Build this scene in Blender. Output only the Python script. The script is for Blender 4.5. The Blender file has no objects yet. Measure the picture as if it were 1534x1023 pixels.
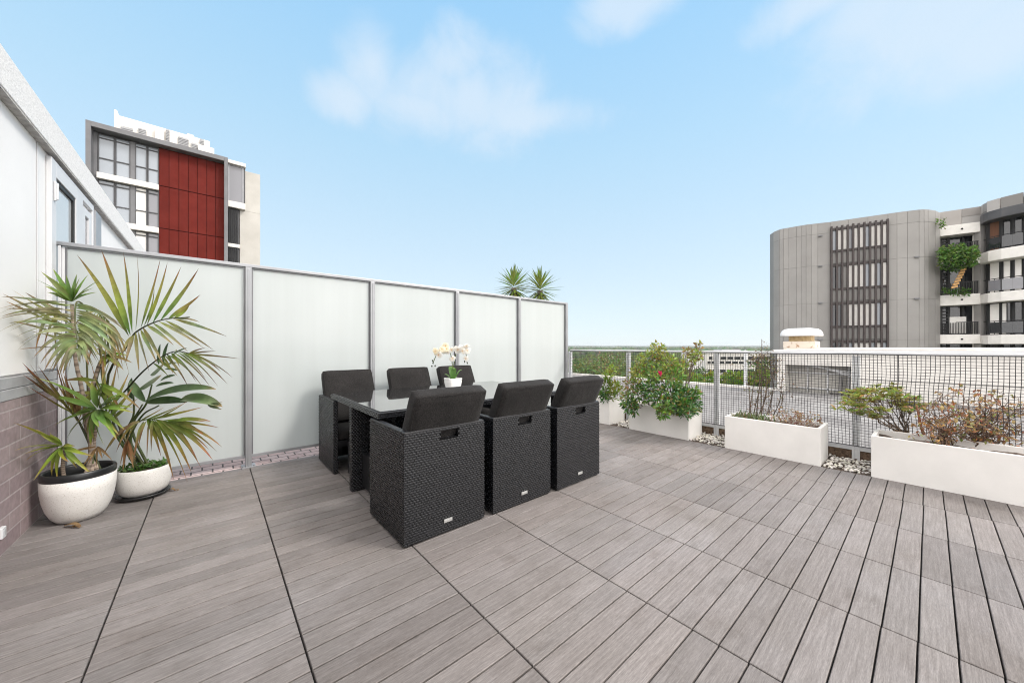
import bpy, bmesh, math, random
from mathutils import Vector as V, Matrix, noise
R_ = random.Random(7)
sc = bpy.context.scene
col = sc.collection
PI = math.pi
rad = math.radians

# ---------------------------------------------------------------- camera frame
FPX, CXP, HY, CAMH = 529.0, 767.0, 519.0, 1.15
AZ = rad(49.71)
FW = (math.cos(AZ), math.sin(AZ)); RT = (math.sin(AZ), -math.cos(AZ))
def P(x, y, t):
    """survey helper: a measured bearing (pixel) and a distance give a place in the world"""
    u = (x-CXP)/FPX; w = (HY-y)/FPX
    return V((t*(u*RT[0]+FW[0]), t*(u*RT[1]+FW[1]), CAMH+t*w))

# ---------------------------------------------------------------- mesh builder
class MB:
    def __init__(s): s.v=[]; s.f=[]; s.c=[]; s.mi=[]; s.col=(1,1,1); s.m=0
    def vert(s, p, c=None):
        s.v.append(tuple(p)); s.c.append(c or s.col); return len(s.v)-1
    def face(s, *i): s.f.append(i); s.mi.append(s.m)
    def quad(s, a, b, c, d):
        s.face(*[s.vert(p) for p in (a,b,c,d)])
    def box(s, x0, x1, y0, y1, z0, z1):
        if x0>x1: x0,x1=x1,x0
        if y0>y1: y0,y1=y1,y0
        if z0>z1: z0,z1=z1,z0
        i=[s.vert(p) for p in ((x0,y0,z0),(x1,y0,z0),(x1,y1,z0),(x0,y1,z0),(x0,y0,z1),(x1,y0,z1),(x1,y1,z1),(x0,y1,z1))]
        for q in ((0,3,2,1),(4,5,6,7),(0,1,5,4),(1,2,6,5),(2,3,7,6),(3,0,4,7)): s.face(*[i[k] for k in q])
    def obox(s, c, ax, ay, az):
        c,ax,ay,az=V(c),V(ax),V(ay),V(az)
        i=[s.vert(c+ax*a+ay*b+az*d) for d in (-1,1) for a,b in ((-1,-1),(1,-1),(1,1),(-1,1))]
        for q in ((0,3,2,1),(4,5,6,7),(0,1,5,4),(1,2,6,5),(2,3,7,6),(3,0,4,7)): s.face(*[i[k] for k in q])
    def prism(s, pts, z0, z1):
        """closed plan outline (counter clockwise) extruded"""
        n=len(pts)
        lo=[s.vert((p[0],p[1],z0)) for p in pts]; hi=[s.vert((p[0],p[1],z1)) for p in pts]
        s.face(*reversed(lo)); s.face(*hi)
        for k in range(n):
            j=(k+1)%n; s.face(lo[k],lo[j],hi[j],hi[k])
    def tube(s, pts, r, n=6, cap=True, cols=None):
        pts=[V(p) for p in pts]; m=len(pts)
        if not hasattr(r,'__len__'): r=[r]*m
        prev=None; rings=[]
        for k,p in enumerate(pts):
            t=(pts[min(k+1,m-1)]-pts[max(k-1,0)])
            if t.length<1e-9: t=V((0,0,1))
            t.normalize()
            if prev is None:
                a=t.cross(V((0,0,1)) if abs(t.z)<.9 else V((1,0,0))).normalized()
            else:
                a=prev-t*prev.dot(t)
                a=a.normalized() if a.length>1e-6 else t.orthogonal().normalized()
            prev=a; b=t.cross(a)
            rings.append([s.vert(p+(a*math.cos(2*PI*q/n)+b*math.sin(2*PI*q/n))*r[k], cols[k] if cols else None) for q in range(n)])
        for k in range(m-1):
            for q in range(n):
                s.face(rings[k][q],rings[k][(q+1)%n],rings[k+1][(q+1)%n],rings[k+1][q])
        if cap:
            s.face(*reversed(rings[0])); s.face(*rings[-1])
    def lathe(s, prof, n=40, c=(0,0,0), sx=1, sy=1, cap=True, tilt=None):
        rings=[]
        for r,z in prof:
            rings.append([s.vert((c[0]+r*sx*math.cos(2*PI*q/n), c[1]+r*sy*math.sin(2*PI*q/n), c[2]+z)) for q in range(n)])
        for k in range(len(prof)-1):
            for q in range(n):
                s.face(rings[k][q],rings[k][(q+1)%n],rings[k+1][(q+1)%n],rings[k+1][q])
        if cap:
            s.face(*reversed(rings[0])); s.face(*rings[-1])
    def blob(s, c, r, sub=1, amp=.15, seed=0, sz=(1,1,1)):
        bm=bmesh.new(); bmesh.ops.create_icosphere(bm, subdivisions=sub, radius=1)
        bm.verts.ensure_lookup_table(); base=len(s.v)
        for v in bm.verts:
            d=1+amp*noise.noise(v.co*1.7+V((seed,seed*.7,-seed)))*2
            s.vert((c[0]+v.co.x*r*sz[0]*d, c[1]+v.co.y*r*sz[1]*d, c[2]+v.co.z*r*sz[2]*d))
        for f in bm.faces: s.face(*[base+v.index for v in f.verts])
        bm.free()
    def ribbon(s, pts, ws, side, fold=.0, cols=None, up=None):
        """leaf strip: 3 verts a ring, mid rib lowered by fold*width"""
        rows=[]
        for k,p in enumerate(pts):
            p=V(p); sd=V(side[k]) if isinstance(side,list) else V(side)
            t=(V(pts[min(k+1,len(pts)-1)])-V(pts[max(k-1,0)])).normalized()
            nrm=sd.cross(t)
            if nrm.length>1e-6: nrm.normalize()
            w=ws[k]; c=cols[k] if cols else None
            rows.append((s.vert(p-sd*w+nrm*fold*w,c), s.vert(p,c), s.vert(p+sd*w+nrm*fold*w,c)))
        for k in range(len(rows)-1):
            a,b=rows[k],rows[k+1]
            s.face(a[0],a[1],b[1],b[0]); s.face(a[1],a[2],b[2],b[1])
    def build(s, name, mats, parent=None, smooth=False, bevel=0, seg=2, origin=None):
        if not isinstance(mats,(list,tuple)): mats=[mats]
        if origin is not None: o0=V(origin)
        elif parent is not None: o0=V(WORLD.get(parent.name,(0,0,0)))
        else: o0=V((0,0,0))
        me=bpy.data.meshes.new(name)
        me.from_pydata([(a[0]-o0.x,a[1]-o0.y,a[2]-o0.z) for a in s.v],[],s.f)
        for m in mats: me.materials.append(m)
        if len(mats)>1: me.polygons.foreach_set('material_index', s.mi)
        if smooth: me.polygons.foreach_set('use_smooth',[True]*len(s.f))
        at=me.color_attributes.new('Col','FLOAT_COLOR','POINT')
        buf=[]
        for c in s.c: buf += [c[0],c[1],c[2],1.0]
        at.data.foreach_set('color', buf)
        me.update()
        o=bpy.data.objects.new(name, me); col.objects.link(o)
        if parent is not None: o.parent=parent
        elif origin is not None: o.location=o0
        WORLD[o.name]=tuple(o0)
        if bevel:
            b=o.modifiers.new('bevel','BEVEL'); b.width=bevel; b.segments=seg; b.limit_method='ANGLE'; b.angle_limit=rad(40)
            b.harden_normals=False
        return o
WORLD={}
def tag(o, label=None, cat=None, group=None, kind=None):
    if label: o['label']=label
    if cat: o['category']=cat
    if group: o['group']=group
    if kind: o['kind']=kind
    return o
def thing(name, loc, label, cat, group=None):
    o=bpy.data.objects.new(name,None); col.objects.link(o); o.location=loc; o.empty_display_size=.1
    WORLD[o.name]=tuple(loc)
    return tag(o,label,cat,group)
def struct(mb, name, mats, **k):
    return tag(mb.build(name, mats, **k), kind='structure')
def copy_tree(o, parent=None):
    c=o.copy(); col.objects.link(c); c.parent=parent
    for ch in list(o.children): copy_tree(ch, c)
    return c

# ---------------------------------------------------------------- materials
def newmat(name):
    m=bpy.data.materials.new(name); m.use_nodes=True
    nt=m.node_tree; nt.nodes.clear()
    out=nt.nodes.new('ShaderNodeOutputMaterial'); bs=nt.nodes.new('ShaderNodeBsdfPrincipled')
    nt.links.new(bs.outputs[0], out.inputs[0])
    return m, nt, bs, out
def N(nt, t, **k):
    n=nt.nodes.new(t)
    for a,b in k.items():
        if a in n.inputs: n.inputs[a].default_value=b
        else: setattr(n,a,b)
    return n
def c4(c): return (c[0],c[1],c[2],1)
def coords(nt, scale=(1,1,1), kind='Object', rnd=False):
    tc=N(nt,'ShaderNodeTexCoord'); mp=N(nt,'ShaderNodeMapping'); mp.inputs['Scale'].default_value=scale
    nt.links.new(tc.outputs[kind], mp.inputs[0])
    if rnd:
        oi=N(nt,'ShaderNodeObjectInfo'); mu=N(nt,'ShaderNodeMath',operation='MULTIPLY'); mu.inputs[1].default_value=37.
        nt.links.new(oi.outputs['Random'],mu.inputs[0])
        cb=N(nt,'ShaderNodeCombineXYZ')
        for k in range(3): nt.links.new(mu.outputs[0],cb.inputs[k])
        nt.links.new(cb.outputs[0], mp.inputs['Location'])
    return mp.outputs[0]
def ramp(nt, fac, stops):
    r=N(nt,'ShaderNodeValToRGB'); cr=r.color_ramp
    while len(cr.elements)<len(stops): cr.elements.new(.5)
    for e,(p,c) in zip(cr.elements,stops): e.position=p; e.color=c4(c)
    nt.links.new(fac, r.inputs[0]); return r.outputs[0]
def noise_tex(nt, vec, scale, detail=4, rough=.55):
    n=N(nt,'ShaderNodeTexNoise'); n.inputs['Scale'].default_value=scale; n.inputs['Detail'].default_value=detail; n.inputs['Roughness'].default_value=rough
    nt.links.new(vec,n.inputs['Vector']); return n.outputs[0]
def bump(nt, bs, h, strength=.3, dist=.01):
    b=N(nt,'ShaderNodeBump'); b.inputs['Strength'].default_value=strength; b.inputs['Distance'].default_value=dist
    nt.links.new(h,b.inputs['Height']); nt.links.new(b.outputs[0],bs.inputs['Normal']); return b
def mixc(nt, fac, a, b, blend='MIX'):
    m=N(nt,'ShaderNodeMix',data_type='RGBA',blend_type=blend)
    for sock,val in ((m.inputs[0],fac),(m.inputs[6],a),(m.inputs[7],b)):
        if hasattr(val,'is_output'): nt.links.new(val,sock)
        else: sock.default_value = c4(val) if hasattr(val,'__len__') else val
    return m.outputs[2]
def pmat(name, c, c2=None, scale=6, rough=.6, spec=.5, metal=0, bmp=0, bscale=None, bdist=.005, stretch=(1,1,1), vcol=False, lo=.35, hi=.65):
    m,nt,bs,out=newmat(name)
    bs.inputs['Roughness'].default_value=rough; bs.inputs['Metallic'].default_value=metal
    bs.inputs['Specular IOR Level'].default_value=spec
    vec=coords(nt,stretch)
    if c2 is not None:
        cc=ramp(nt, noise_tex(nt,vec,scale,6), [(lo,c),(hi,c2)])
        if vcol:
            at=N(nt,'ShaderNodeVertexColor',layer_name='Col'); cc=mixc(nt,1.0,cc,at.outputs[0],'MULTIPLY')
        nt.links.new(cc, bs.inputs['Base Color'])
    elif vcol:
        at=N(nt,'ShaderNodeVertexColor',layer_name='Col'); nt.links.new(mixc(nt,1.0,c,at.outputs[0],'MULTIPLY'), bs.inputs['Base Color'])
    else: bs.inputs['Base Color'].default_value=c4(c)
    if bmp: bump(nt,bs,noise_tex(nt,vec,bscale or scale*8,5),bmp,bdist)
    return m

def leafmat(name, rough=.45, trans=.42, spec=.4, var=.35):
    """colour from the vertex attribute, slightly varied, with light passing through"""
    m,nt,bs,out=newmat(name)
    at=N(nt,'ShaderNodeVertexColor',layer_name='Col')
    vec=coords(nt)
    nz=noise_tex(nt,vec,14,3)
    cc=mixc(nt,1.0,at.outputs[0],ramp(nt,nz,[(.3,(1-var,1-var,1-var)),(.7,(1+var*.6,1+var*.6,1+var*.4))]),'MULTIPLY')
    nt.links.new(cc,bs.inputs['Base Color']); bs.inputs['Roughness'].default_value=rough
    bs.inputs['Specular IOR Level'].default_value=spec
    tr=N(nt,'ShaderNodeBsdfTranslucent'); nt.links.new(cc,tr.inputs[0])
    mx=N(nt,'ShaderNodeMixShader'); mx.inputs[0].default_value=trans
    nt.links.new(bs.outputs[0],mx.inputs[1]); nt.links.new(tr.outputs[0],mx.inputs[2]); nt.links.new(mx.outputs[0],out.inputs[0])
    return m

M={}
def deck_mat():
    m,nt,bs,out=newmat('deck_composite')
    at=N(nt,'ShaderNodeVertexColor',layer_name='Col')
    # long streaky grain along the board
    g=noise_tex(nt,coords(nt,(5.5,110,20)),1.0,7,.7)
    g2=noise_tex(nt,coords(nt,(45,330,60)),1.0,3,.6)
    big=noise_tex(nt,coords(nt,(1,1.4,1)),1.1,4,.6)
    bl=noise_tex(nt,coords(nt,(1,1,1)),5.0,4,.6)
    base=ramp(nt,g,[(.28,(.145,.129,.122)),(.52,(.208,.189,.180)),(.74,(.276,.254,.244))])
    c=mixc(nt,1.0,base,ramp(nt,g2,[(.3,(.80,.80,.80)),(.7,(1.15,1.15,1.15))]),'MULTIPLY')
    c=mixc(nt,1.0,c,ramp(nt,big,[(.3,(.86,.84,.82)),(.7,(1.1,1.1,1.12))]),'MULTIPLY')
    c=mixc(nt,1.0,c,ramp(nt,bl,[(.35,(.95,.95,.95)),(.7,(1.05,1.05,1.06))]),'MULTIPLY')
    c=mixc(nt,1.0,c,at.outputs[0],'MULTIPLY')
    # pale scuffs
    sc_=noise_tex(nt,coords(nt,(3,9,1)),3.0,6,.75)
    c=mixc(nt,ramp(nt,sc_,[(.62,(0,0,0)),(.78,(.42,.42,.42))]),c,(.36,.35,.345))
    sp=noise_tex(nt,coords(nt,(1,1,1)),110.0,2,.5)
    stn=noise_tex(nt,coords(nt,(1.3,2.2,1)),2.6,7,.7)
    c=mixc(nt,1.0,c,ramp(nt,stn,[(.30,(.80,.775,.755)),(.46,(1,1,1)),(.62,(1,1,1)),(.74,(1.13,1.13,1.14))]),'MULTIPLY')
    c=mixc(nt,ramp(nt,sp,[(.76,(0,0,0)),(.80,(.3,.3,.3))]),c,(.42,.41,.40))
    nt.links.new(c,bs.inputs['Base Color'])
    bs.inputs['Roughness'].default_value=.62; bs.inputs['Specular IOR Level'].default_value=.35
    nt.links.new(ramp(nt,big,[(.3,(.7,.7,.7)),(.7,(.5,.5,.5))]),bs.inputs['Roughness'])
    hh=mixc(nt,.5,g,g2); bump(nt,bs,hh,.35,.004)
    return m
M['deck']=deck_mat()
M['deck_base']=pmat('deck_base',(.02,.02,.02),rough=.9)
def wall_mat(name,c,bs_=.15,sc_=60,c2=None):
    return pmat(name,c,c2 or tuple(x*.93 for x in c),scale=1.3,rough=.75,spec=.25,bmp=bs_,bscale=sc_,bdist=.004)
M['white_wall']=wall_mat('white_wall',(.82,.805,.80),.05,40)
M['fascia']=pmat('fascia_render',(.62,.61,.60),(.80,.785,.775),scale=95,rough=.85,spec=.2,bmp=.5,bscale=90,bdist=.006,lo=.3,hi=.6)
M['fascia_soffit']=pmat('fascia_soffit',(.32,.30,.29),(.50,.48,.46),scale=30,rough=.85,bmp=.4,bscale=80)
M['ledge']=pmat('ledge_concrete',(.30,.30,.31),(.40,.40,.41),scale=4,rough=.6,bmp=.1,bscale=60)
def brick_mat(name, ca, cb, mortar, bw, bh, msize, axes='yz', rough=.75, bst=.5):
    m,nt,bs,out=newmat(name)
    tc=N(nt,'ShaderNodeTexCoord'); sp=N(nt,'ShaderNodeSeparateXYZ'); cb_=N(nt,'ShaderNodeCombineXYZ')
    nt.links.new(tc.outputs['Object'],sp.inputs[0])
    for k,a in enumerate(axes): nt.links.new(sp.outputs['xyz'.index(a)],cb_.inputs[k])
    br=N(nt,'ShaderNodeTexBrick'); br.inputs['Scale'].default_value=1
    br.inputs['Brick Width'].default_value=bw; br.inputs['Row Height'].default_value=bh; br.inputs['Mortar Size'].default_value=msize
    br.inputs['Mortar Smooth'].default_value=.2; br.inputs['Bias'].default_value=0
    br.inputs['Color1'].default_value=c4(ca); br.inputs['Color2'].default_value=c4(cb); br.inputs['Mortar'].default_value=c4(mortar)
    nt.links.new(cb_.outputs[0],br.inputs['Vector'])
    nz=noise_tex(nt,coords(nt),28,5)
    nz2=noise_tex(nt,coords(nt),2.2,4)
    c=mixc(nt,1.0,br.outputs[0],ramp(nt,nz,[(.3,(.86,.86,.86)),(.7,(1.12,1.12,1.12))]),'MULTIPLY')
    c=mixc(nt,1.0,c,ramp(nt,nz2,[(.3,(.85,.85,.86)),(.7,(1.12,1.1,1.1))]),'MULTIPLY')
    nt.links.new(c,bs.inputs['Base Color']); bs.inputs['Roughness'].default_value=rough; bs.inputs['Specular IOR Level'].default_value=.3
    mu=N(nt,'ShaderNodeMath',operation='SUBTRACT'); mu.inputs[0].default_value=1; nt.links.new(br.outputs['Fac'],mu.inputs[1])
    ad=N(nt,'ShaderNodeMath',operation='MULTIPLY_ADD'); ad.inputs[1].default_value=.12
    nt.links.new(nz,ad.inputs[0]); nt.links.new(mu.outputs[0],ad.inputs[2])
    bump(nt,bs,ad.outputs[0],bst,.006)
    return m
M['mauve_brick']=brick_mat('mauve_brick',(.25,.195,.20),(.30,.24,.24),(.36,.31,.31),.295,.098,.006)
M['paver']=brick_mat('red_paver',(.46,.34,.32),(.54,.44,.42),(.10,.085,.08),.15,.115,.007,'xy')
M['alu']=pmat('satin_aluminium',(.33,.335,.35),(.39,.395,.41),scale=3,rough=.38,metal=.55,spec=.5)
M['alu_dark']=pmat('grey_metal',(.17,.17,.18),(.22,.22,.23),scale=3,rough=.45,metal=.4)
M['white_paint']=pmat('white_gloss_paint',(.66,.66,.67),(.60,.60,.61),scale=2,rough=.35)
M['galv']=pmat('galvanised_steel',(.62,.63,.65),(.74,.745,.75),scale=9,rough=.5,metal=.15)
M['black']=pmat('matt_black',(.012,.012,.013),rough=.6)
M['gap']=pmat('dark_gap',(.003,.003,.003),rough=.9,spec=.1)
M['net']=pmat('black_netting',(.028,.028,.031),rough=.55)
M['planter']=pmat('planter_white',(.80,.775,.745),(.72,.70,.67),scale=3,rough=.7,spec=.3,bmp=.12,bscale=70,bdist=.003)
M['soil']=pmat('soil',(.06,.045,.035),(.20,.15,.12),scale=40,rough=.95,bmp=.9,bscale=60,bdist=.02)
M['stone']=pmat('white_pebble',(.78,.76,.72),rough=.6,vcol=True)
def frosted():
    m,nt,bs,out=newmat('frosted_glass')
    nz=noise_tex(nt,coords(nt,(1,1,1)),.9,3)
    cc=ramp(nt,nz,[(.3,(.69,.725,.715)),(.7,(.74,.765,.757))])
    stk=noise_tex(nt,coords(nt,(9,9,.35)),1.0,5,.6)
    cc=mixc(nt,1.0,cc,ramp(nt,stk,[(.3,(.975,.975,.972)),(.7,(1.015,1.015,1.015))]),'MULTIPLY')
    nt.links.new(cc,bs.inputs['Base Color']); bs.inputs['Roughness'].default_value=.25; bs.inputs['Specular IOR Level'].default_value=.4; bs.inputs['Coat Weight'].default_value=.8; bs.inputs['Coat Roughness'].default_value=.04
    tr=N(nt,'ShaderNodeBsdfTranslucent'); nt.links.new(cc,tr.inputs[0])
    mx=N(nt,'ShaderNodeMixShader'); mx.inputs[0].default_value=.45
    nt.links.new(bs.outputs[0],mx.inputs[1]); nt.links.new(tr.outputs[0],mx.inputs[2]); nt.links.new(mx.outputs[0],out.inputs[0])
    return m
M['frosted']=frosted()
def wicker():
    m,nt,bs,out=newmat('black_wicker')
    nz=noise_tex(nt,coords(nt,(1,1,1),rnd=True),60,3)
    nt.links.new(ramp(nt,nz,[(.3,(.007,.0075,.009)),(.7,(.017,.018,.0215))]),bs.inputs['Base Color'])
    bs.inputs['Roughness'].default_value=.24; bs.inputs['Specular IOR Level'].default_value=.75
    return m
M['wicker']=wicker()
M['wicker_plain']=pmat('wicker_inner',(.007,.007,.009),(.014,.014,.016),scale=70,rough=.4,bmp=.5,bscale=120,bdist=.004)
def fabric(name,a,b):
    m,nt,bs,out=newmat(name)
    v=coords(nt,(1,1,1),rnd=True)
    n1=noise_tex(nt,v,5,4); n2=noise_tex(nt,v,150,3); n3=noise_tex(nt,coords(nt,(220,220,12)),1,2)
    c=ramp(nt,n1,[(.3,a),(.7,b)])
    c=mixc(nt,1.0,c,ramp(nt,n2,[(.3,(.55,.55,.55)),(.7,(1.6,1.55,1.5))]),'MULTIPLY')
    c=mixc(nt,1.0,c,ramp(nt,n3,[(.35,(.75,.75,.75)),(.65,(1.25,1.25,1.25))]),'MULTIPLY')
    nt.links.new(c,bs.inputs['Base Color']); bs.inputs['Roughness'].default_value=.92; bs.inputs['Specular IOR Level'].default_value=.15
    bs.inputs['Sheen Weight'].default_value=.06
    b1=bump(nt,bs,n2,.5,.002)
    b2=N(nt,'ShaderNodeBump'); b2.inputs['Strength'].default_value=.5; b2.inputs['Distance'].default_value=.015
    nt.links.new(noise_tex(nt,v,9,2),b2.inputs['Height']); nt.links.new(b2.outputs[0],b1.inputs['Normal'])
    return m
M['cushion']=fabric('charcoal_fabric',(.0145,.0138,.0138),(.0225,.0212,.0212))
def tableglass():
    m,nt,bs,out=newmat('black_table_glass')
    bs.inputs['Base Color'].default_value=(.012,.013,.014,1); bs.inputs['Roughness'].default_value=.03; bs.inputs['IOR'].default_value=2.4; bs.inputs['Coat Weight'].default_value=.6; bs.inputs['Coat IOR'].default_value=2.2; bs.inputs['Coat Roughness'].default_value=.02
    return m
M['table_glass']=tableglass()
M['tag']=pmat('tag_metal',(.55,.55,.54),rough=.35,metal=.6)
M['ceramic']=pmat('white_ceramic',(.80,.79,.77),rough=.18,spec=.6)
M['petal']=leafmat('orchid_petal',.5,.35,.3,.08)
M['leaf']=leafmat('leaf')
M['gloss_leaf']=leafmat('glossy_leaf',.30,.30,.6,.3)
M['bark']=pmat('bark',(.20,.165,.14),(.36,.31,.27),scale=25,rough=.9,bmp=.6,bscale=50,stretch=(1,1,6),vcol=True)
def speckle():
    m,nt,bs,out=newmat('speckled_terrazzo')
    v=coords(nt)
    n=noise_tex(nt,v,170,2); n2=noise_tex(nt,v,5,4); n3=noise_tex(nt,v,60,3)
    c=ramp(nt,n2,[(.3,(.70,.68,.65)),(.7,(.61,.59,.56))])
    c=mixc(nt,ramp(nt,n,[(.60,(0,0,0)),(.68,(.75,.75,.75))]),c,(.40,.36,.31))
    c=mixc(nt,ramp(nt,n3,[(.62,(0,0,0)),(.72,(.35,.35,.35))]),c,(.50,.45,.39))
    nt.links.new(c,bs.inputs['Base Color']); bs.inputs['Roughness'].default_value=.6
    bump(nt,bs,n3,.2,.004); return m
M['terrazzo']=speckle()
M['plastic_black']=pmat('black_plastic',(.014,.015,.016),rough=.32,spec=.6)
M['concrete']=pmat('roof_concrete',(.17,.16,.158),(.27,.26,.255),scale=.9,rough=.9,bmp=.2,bscale=20)
M['concrete_dark']=pmat('stained_concrete',(.16,.155,.15),(.27,.26,.25),scale=1.2,rough=.9)
M['cream_cap']=pmat('cream_capping',(.62,.55,.47),(.74,.69,.63),scale=5,rough=.7)
M['offwhite']=pmat('offwhite_render',(.74,.71,.67),(.66,.635,.60),scale=1.1,rough=.8)
def winglass(name,c,rough=.05):
    m,nt,bs,out=newmat(name)
    bs.inputs['Base Color'].default_value=c4(c); bs.inputs['Roughness'].default_value=rough; bs.inputs['IOR'].default_value=1.7
    return m
M['glass_dark']=winglass('dark_window_glass',(.02,.022,.026))
M['glass_blue']=winglass('grey_window_glass',(.30,.33,.37))
M['glass_pale']=winglass('pale_window_glass',(.50,.52,.53))
M['glass_mid']=winglass('smoky_window_glass',(.20,.20,.22))
M['blind']=pmat('pale_blind',(.86,.84,.81),(.80,.78,.75),scale=3,rough=.8)
M['tower_frame']=pmat('tower_frame_grey',(.13,.13,.138),(.165,.165,.174),scale=1,rough=.5)
M['tower_dark']=pmat('tower_recess_grey',(.06,.06,.066),(.085,.085,.09),scale=1,rough=.6)
M['red']=pmat('red_cladding',(.105,.012,.008),(.128,.016,.011),scale=1.2,rough=.75,spec=.12,vcol=True)
M['beige']=pmat('beige_render',(.43,.41,.375),(.50,.48,.445),scale=.8,rough=.8)
M['clad']=pmat('grey_cladding',(.25,.24,.232),(.285,.275,.266),scale=.6,rough=.45,metal=.0,spec=.4,vcol=True)
M['fin']=pmat('brown_louvre',(.030,.021,.021),(.045,.032,.031),scale=2,rough=.5)
M['timber']=pmat('timber_lining',(.10,.04,.02),(.16,.065,.03),scale=4,rough=.6,stretch=(1,1,.1))
M['yellowcrate']=pmat('vent_timber',(.42,.30,.15),(.55,.42,.24),scale=6,rough=.8)
M['rust']=pmat('chipped_paint',(.62,.55,.47),(.30,.17,.09),scale=7,rough=.85,lo=.58,hi=.70)
M['ground']=pmat('far_ground',(.045,.06,.028),(.12,.115,.075),scale=.02,rough=1)
M['hill']=pmat('far_hill',(.05,.066,.045),(.085,.095,.07),scale=.006,rough=1)
M['roof_red']=pmat('tile_roof',(.30,.13,.085),(.38,.19,.13),scale=1.5,rough=.85)
M['roof_grey']=pmat('grey_roof',(.30,.30,.31),(.38,.38,.39),scale=1.5,rough=.7)
M['mesh_rust']=pmat('debris',(.07,.045,.03),(.22,.15,.10),scale=35,rough=1,bmp=.8,bscale=60,bdist=.02)
# ================================================================= DECK
xs=[-.895,-.345,.269,.88,1.49,2.1,2.713,3.325,3.935,4.45]
mb=MB(); rr=random.Random(3)
PY=.0995; Y0=.0255
for ci in range(len(xs)-1):
    xa,xb=xs[ci]+.0032,xs[ci+1]-.0032
    jy=rr.uniform(-.002,.002); tone={}
    for k in range(-31,42):
        ti=(k+ci*5)//3
        if ti not in tone:
            v=rr.choice([.84,.92,.96,1.0,1.0,1.03,1.06,1.09]); w=rr.uniform(-.012,.014)
            tone[ti]=(v*(1+w),v,v*(1-w*.5))
        tv=tone[ti]; q=rr.uniform(.94,1.06)
        if ci<=2: q*=rr.uniform(.85,1.07)
        mb.col=tuple(a*q for a in tv)
        g=.0034 if ci<3 else .0028
        ya,yb=Y0+k*PY+g+jy,Y0+(k+1)*PY-g+jy
        dz=rr.uniform(-.0006,.0006); e=.0022
        lo=[mb.vert(p) for p in ((xa,ya,-.022),(xb,ya,-.022),(xb,yb,-.022),(xa,yb,-.022))]
        md=[mb.vert(p) for p in ((xa,ya,-e+dz),(xb,ya,-e+dz),(xb,yb,-e+dz),(xa,yb,-e+dz))]
        hi=[mb.vert(p) for p in ((xa+e,ya+e,dz),(xb-e,ya+e,dz),(xb-e,yb-e,dz),(xa+e,yb-e,dz))]
        for a,b in ((lo,md),(md,hi)):
            for q4 in range(4):
                j=(q4+1)%4; mb.face(a[q4],a[j],b[j],b[q4])
        mb.face(*hi)
struct(mb,'deck',M['deck'])
mb=MB(); mb.box(-.9,5.15,-3.1,4.66,-.12,-.024); struct(mb,'deck_slab',M['deck_base'])
mb=MB()
rp=random.Random(5)
mb.box(-.9,4.9,4.204,4.60,-.023,-.004)
struct(mb,'paving_strip',M['paver'])
mb=MB(); mb.box(-.9,5.15,4.663,14,-.12,-.01); struct(mb,'terrace_floor',M['concrete'])
mb=MB(); mb.box(4.452,5.15,-3.1,4.20,-.0235,-.008); struct(mb,'gravel_bed',M['soil'])

# pebbles
mb=MB(); rg=random.Random(11)
bm=bmesh.new(); bmesh.ops.create_icosphere(bm,subdivisions=1,radius=1); ico_v=[v.co.copy() for v in bm.verts]; ico_f=[[v.index for v in f.verts] for f in bm.faces]; bm.free()
plant_y=[(3.03,3.42),(1.90,2.71),(.67,1.50),(-.92,.33)]
def in_planter(x,y): return x<4.87 and any(a-.015<y<b+.015 for a,b in plant_y)
for k in range(4600):
    x=rg.uniform(4.46,5.04); y=rg.uniform(-1.3,4.18)
    if in_planter(x,y): continue
    r=rg.uniform(.008,.0165); sd=rg.uniform(0,50)
    v=rg.choice([1,1,.95,.9,.8,.62]); mb.col=(v,v*rg.uniform(.95,1),v*rg.uniform(.88,1))
    rot=Matrix.Rotation(rg.uniform(0,6.28),3,'Z')
    s=V((r*rg.uniform(.9,1.4),r*rg.uniform(.7,1.1),r*rg.uniform(.5,.8)))
    z=rg.uniform(.0,.026)
    b0=len(mb.v)
    for p in ico_v:
        d=1+.22*noise.noise(p*1.3+V((sd,0,0)))
        q=rot@V((p.x*s.x*d,p.y*s.y*d,p.z*s.z*d)); mb.vert((x+q.x,y+q.y,z+q.z))
    for f in ico_f: mb.face(*[b0+i for i in f])
tag(mb.build('pebbles',M['stone'],smooth=True),'loose white pebbles strewn along the foot of the mesh fence','pebbles',kind='stuff')

# ================================================================= OWN BUILDING WALL
bw=thing('apartment_building',(-.9,4,0),'white rendered house wall with mauve brick base at the left of the deck','building')
mb=MB(); mb.box(-6,-.9,-3,11,.985,2.52); mb.box(-6,-.915,-3,11,-.12,.985); mb.build('wall',M['white_wall'],bw)
mb=MB(); mb.box(-.914,-.888,-3,11,-.02,.842); mb.build('brick_base',M['mauve_brick'],bw)
mb=MB(); mb.box(-.914,-.884,-3,11,.844,.905); mb.box(-.914,-.886,-3,11,.908,.972); mb.build('ledge',M['ledge'],bw,bevel=.003)
mb=MB(); mb.box(-6,-.853,-3,11,2.535,2.75); mb.build('fascia',M['fascia'],bw,bevel=.006)
mb=MB(); mb.box(-6,-.856,-3,11,2.522,2.533); mb.build('soffit',M['fascia_soffit'],bw)
# joint covers in the white cladding
mb=MB(); mb.box(-.8985,-.894,3.86,3.872,.99,2.52); mb.build('cladding_joint',M['white_paint'],bw)
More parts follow.
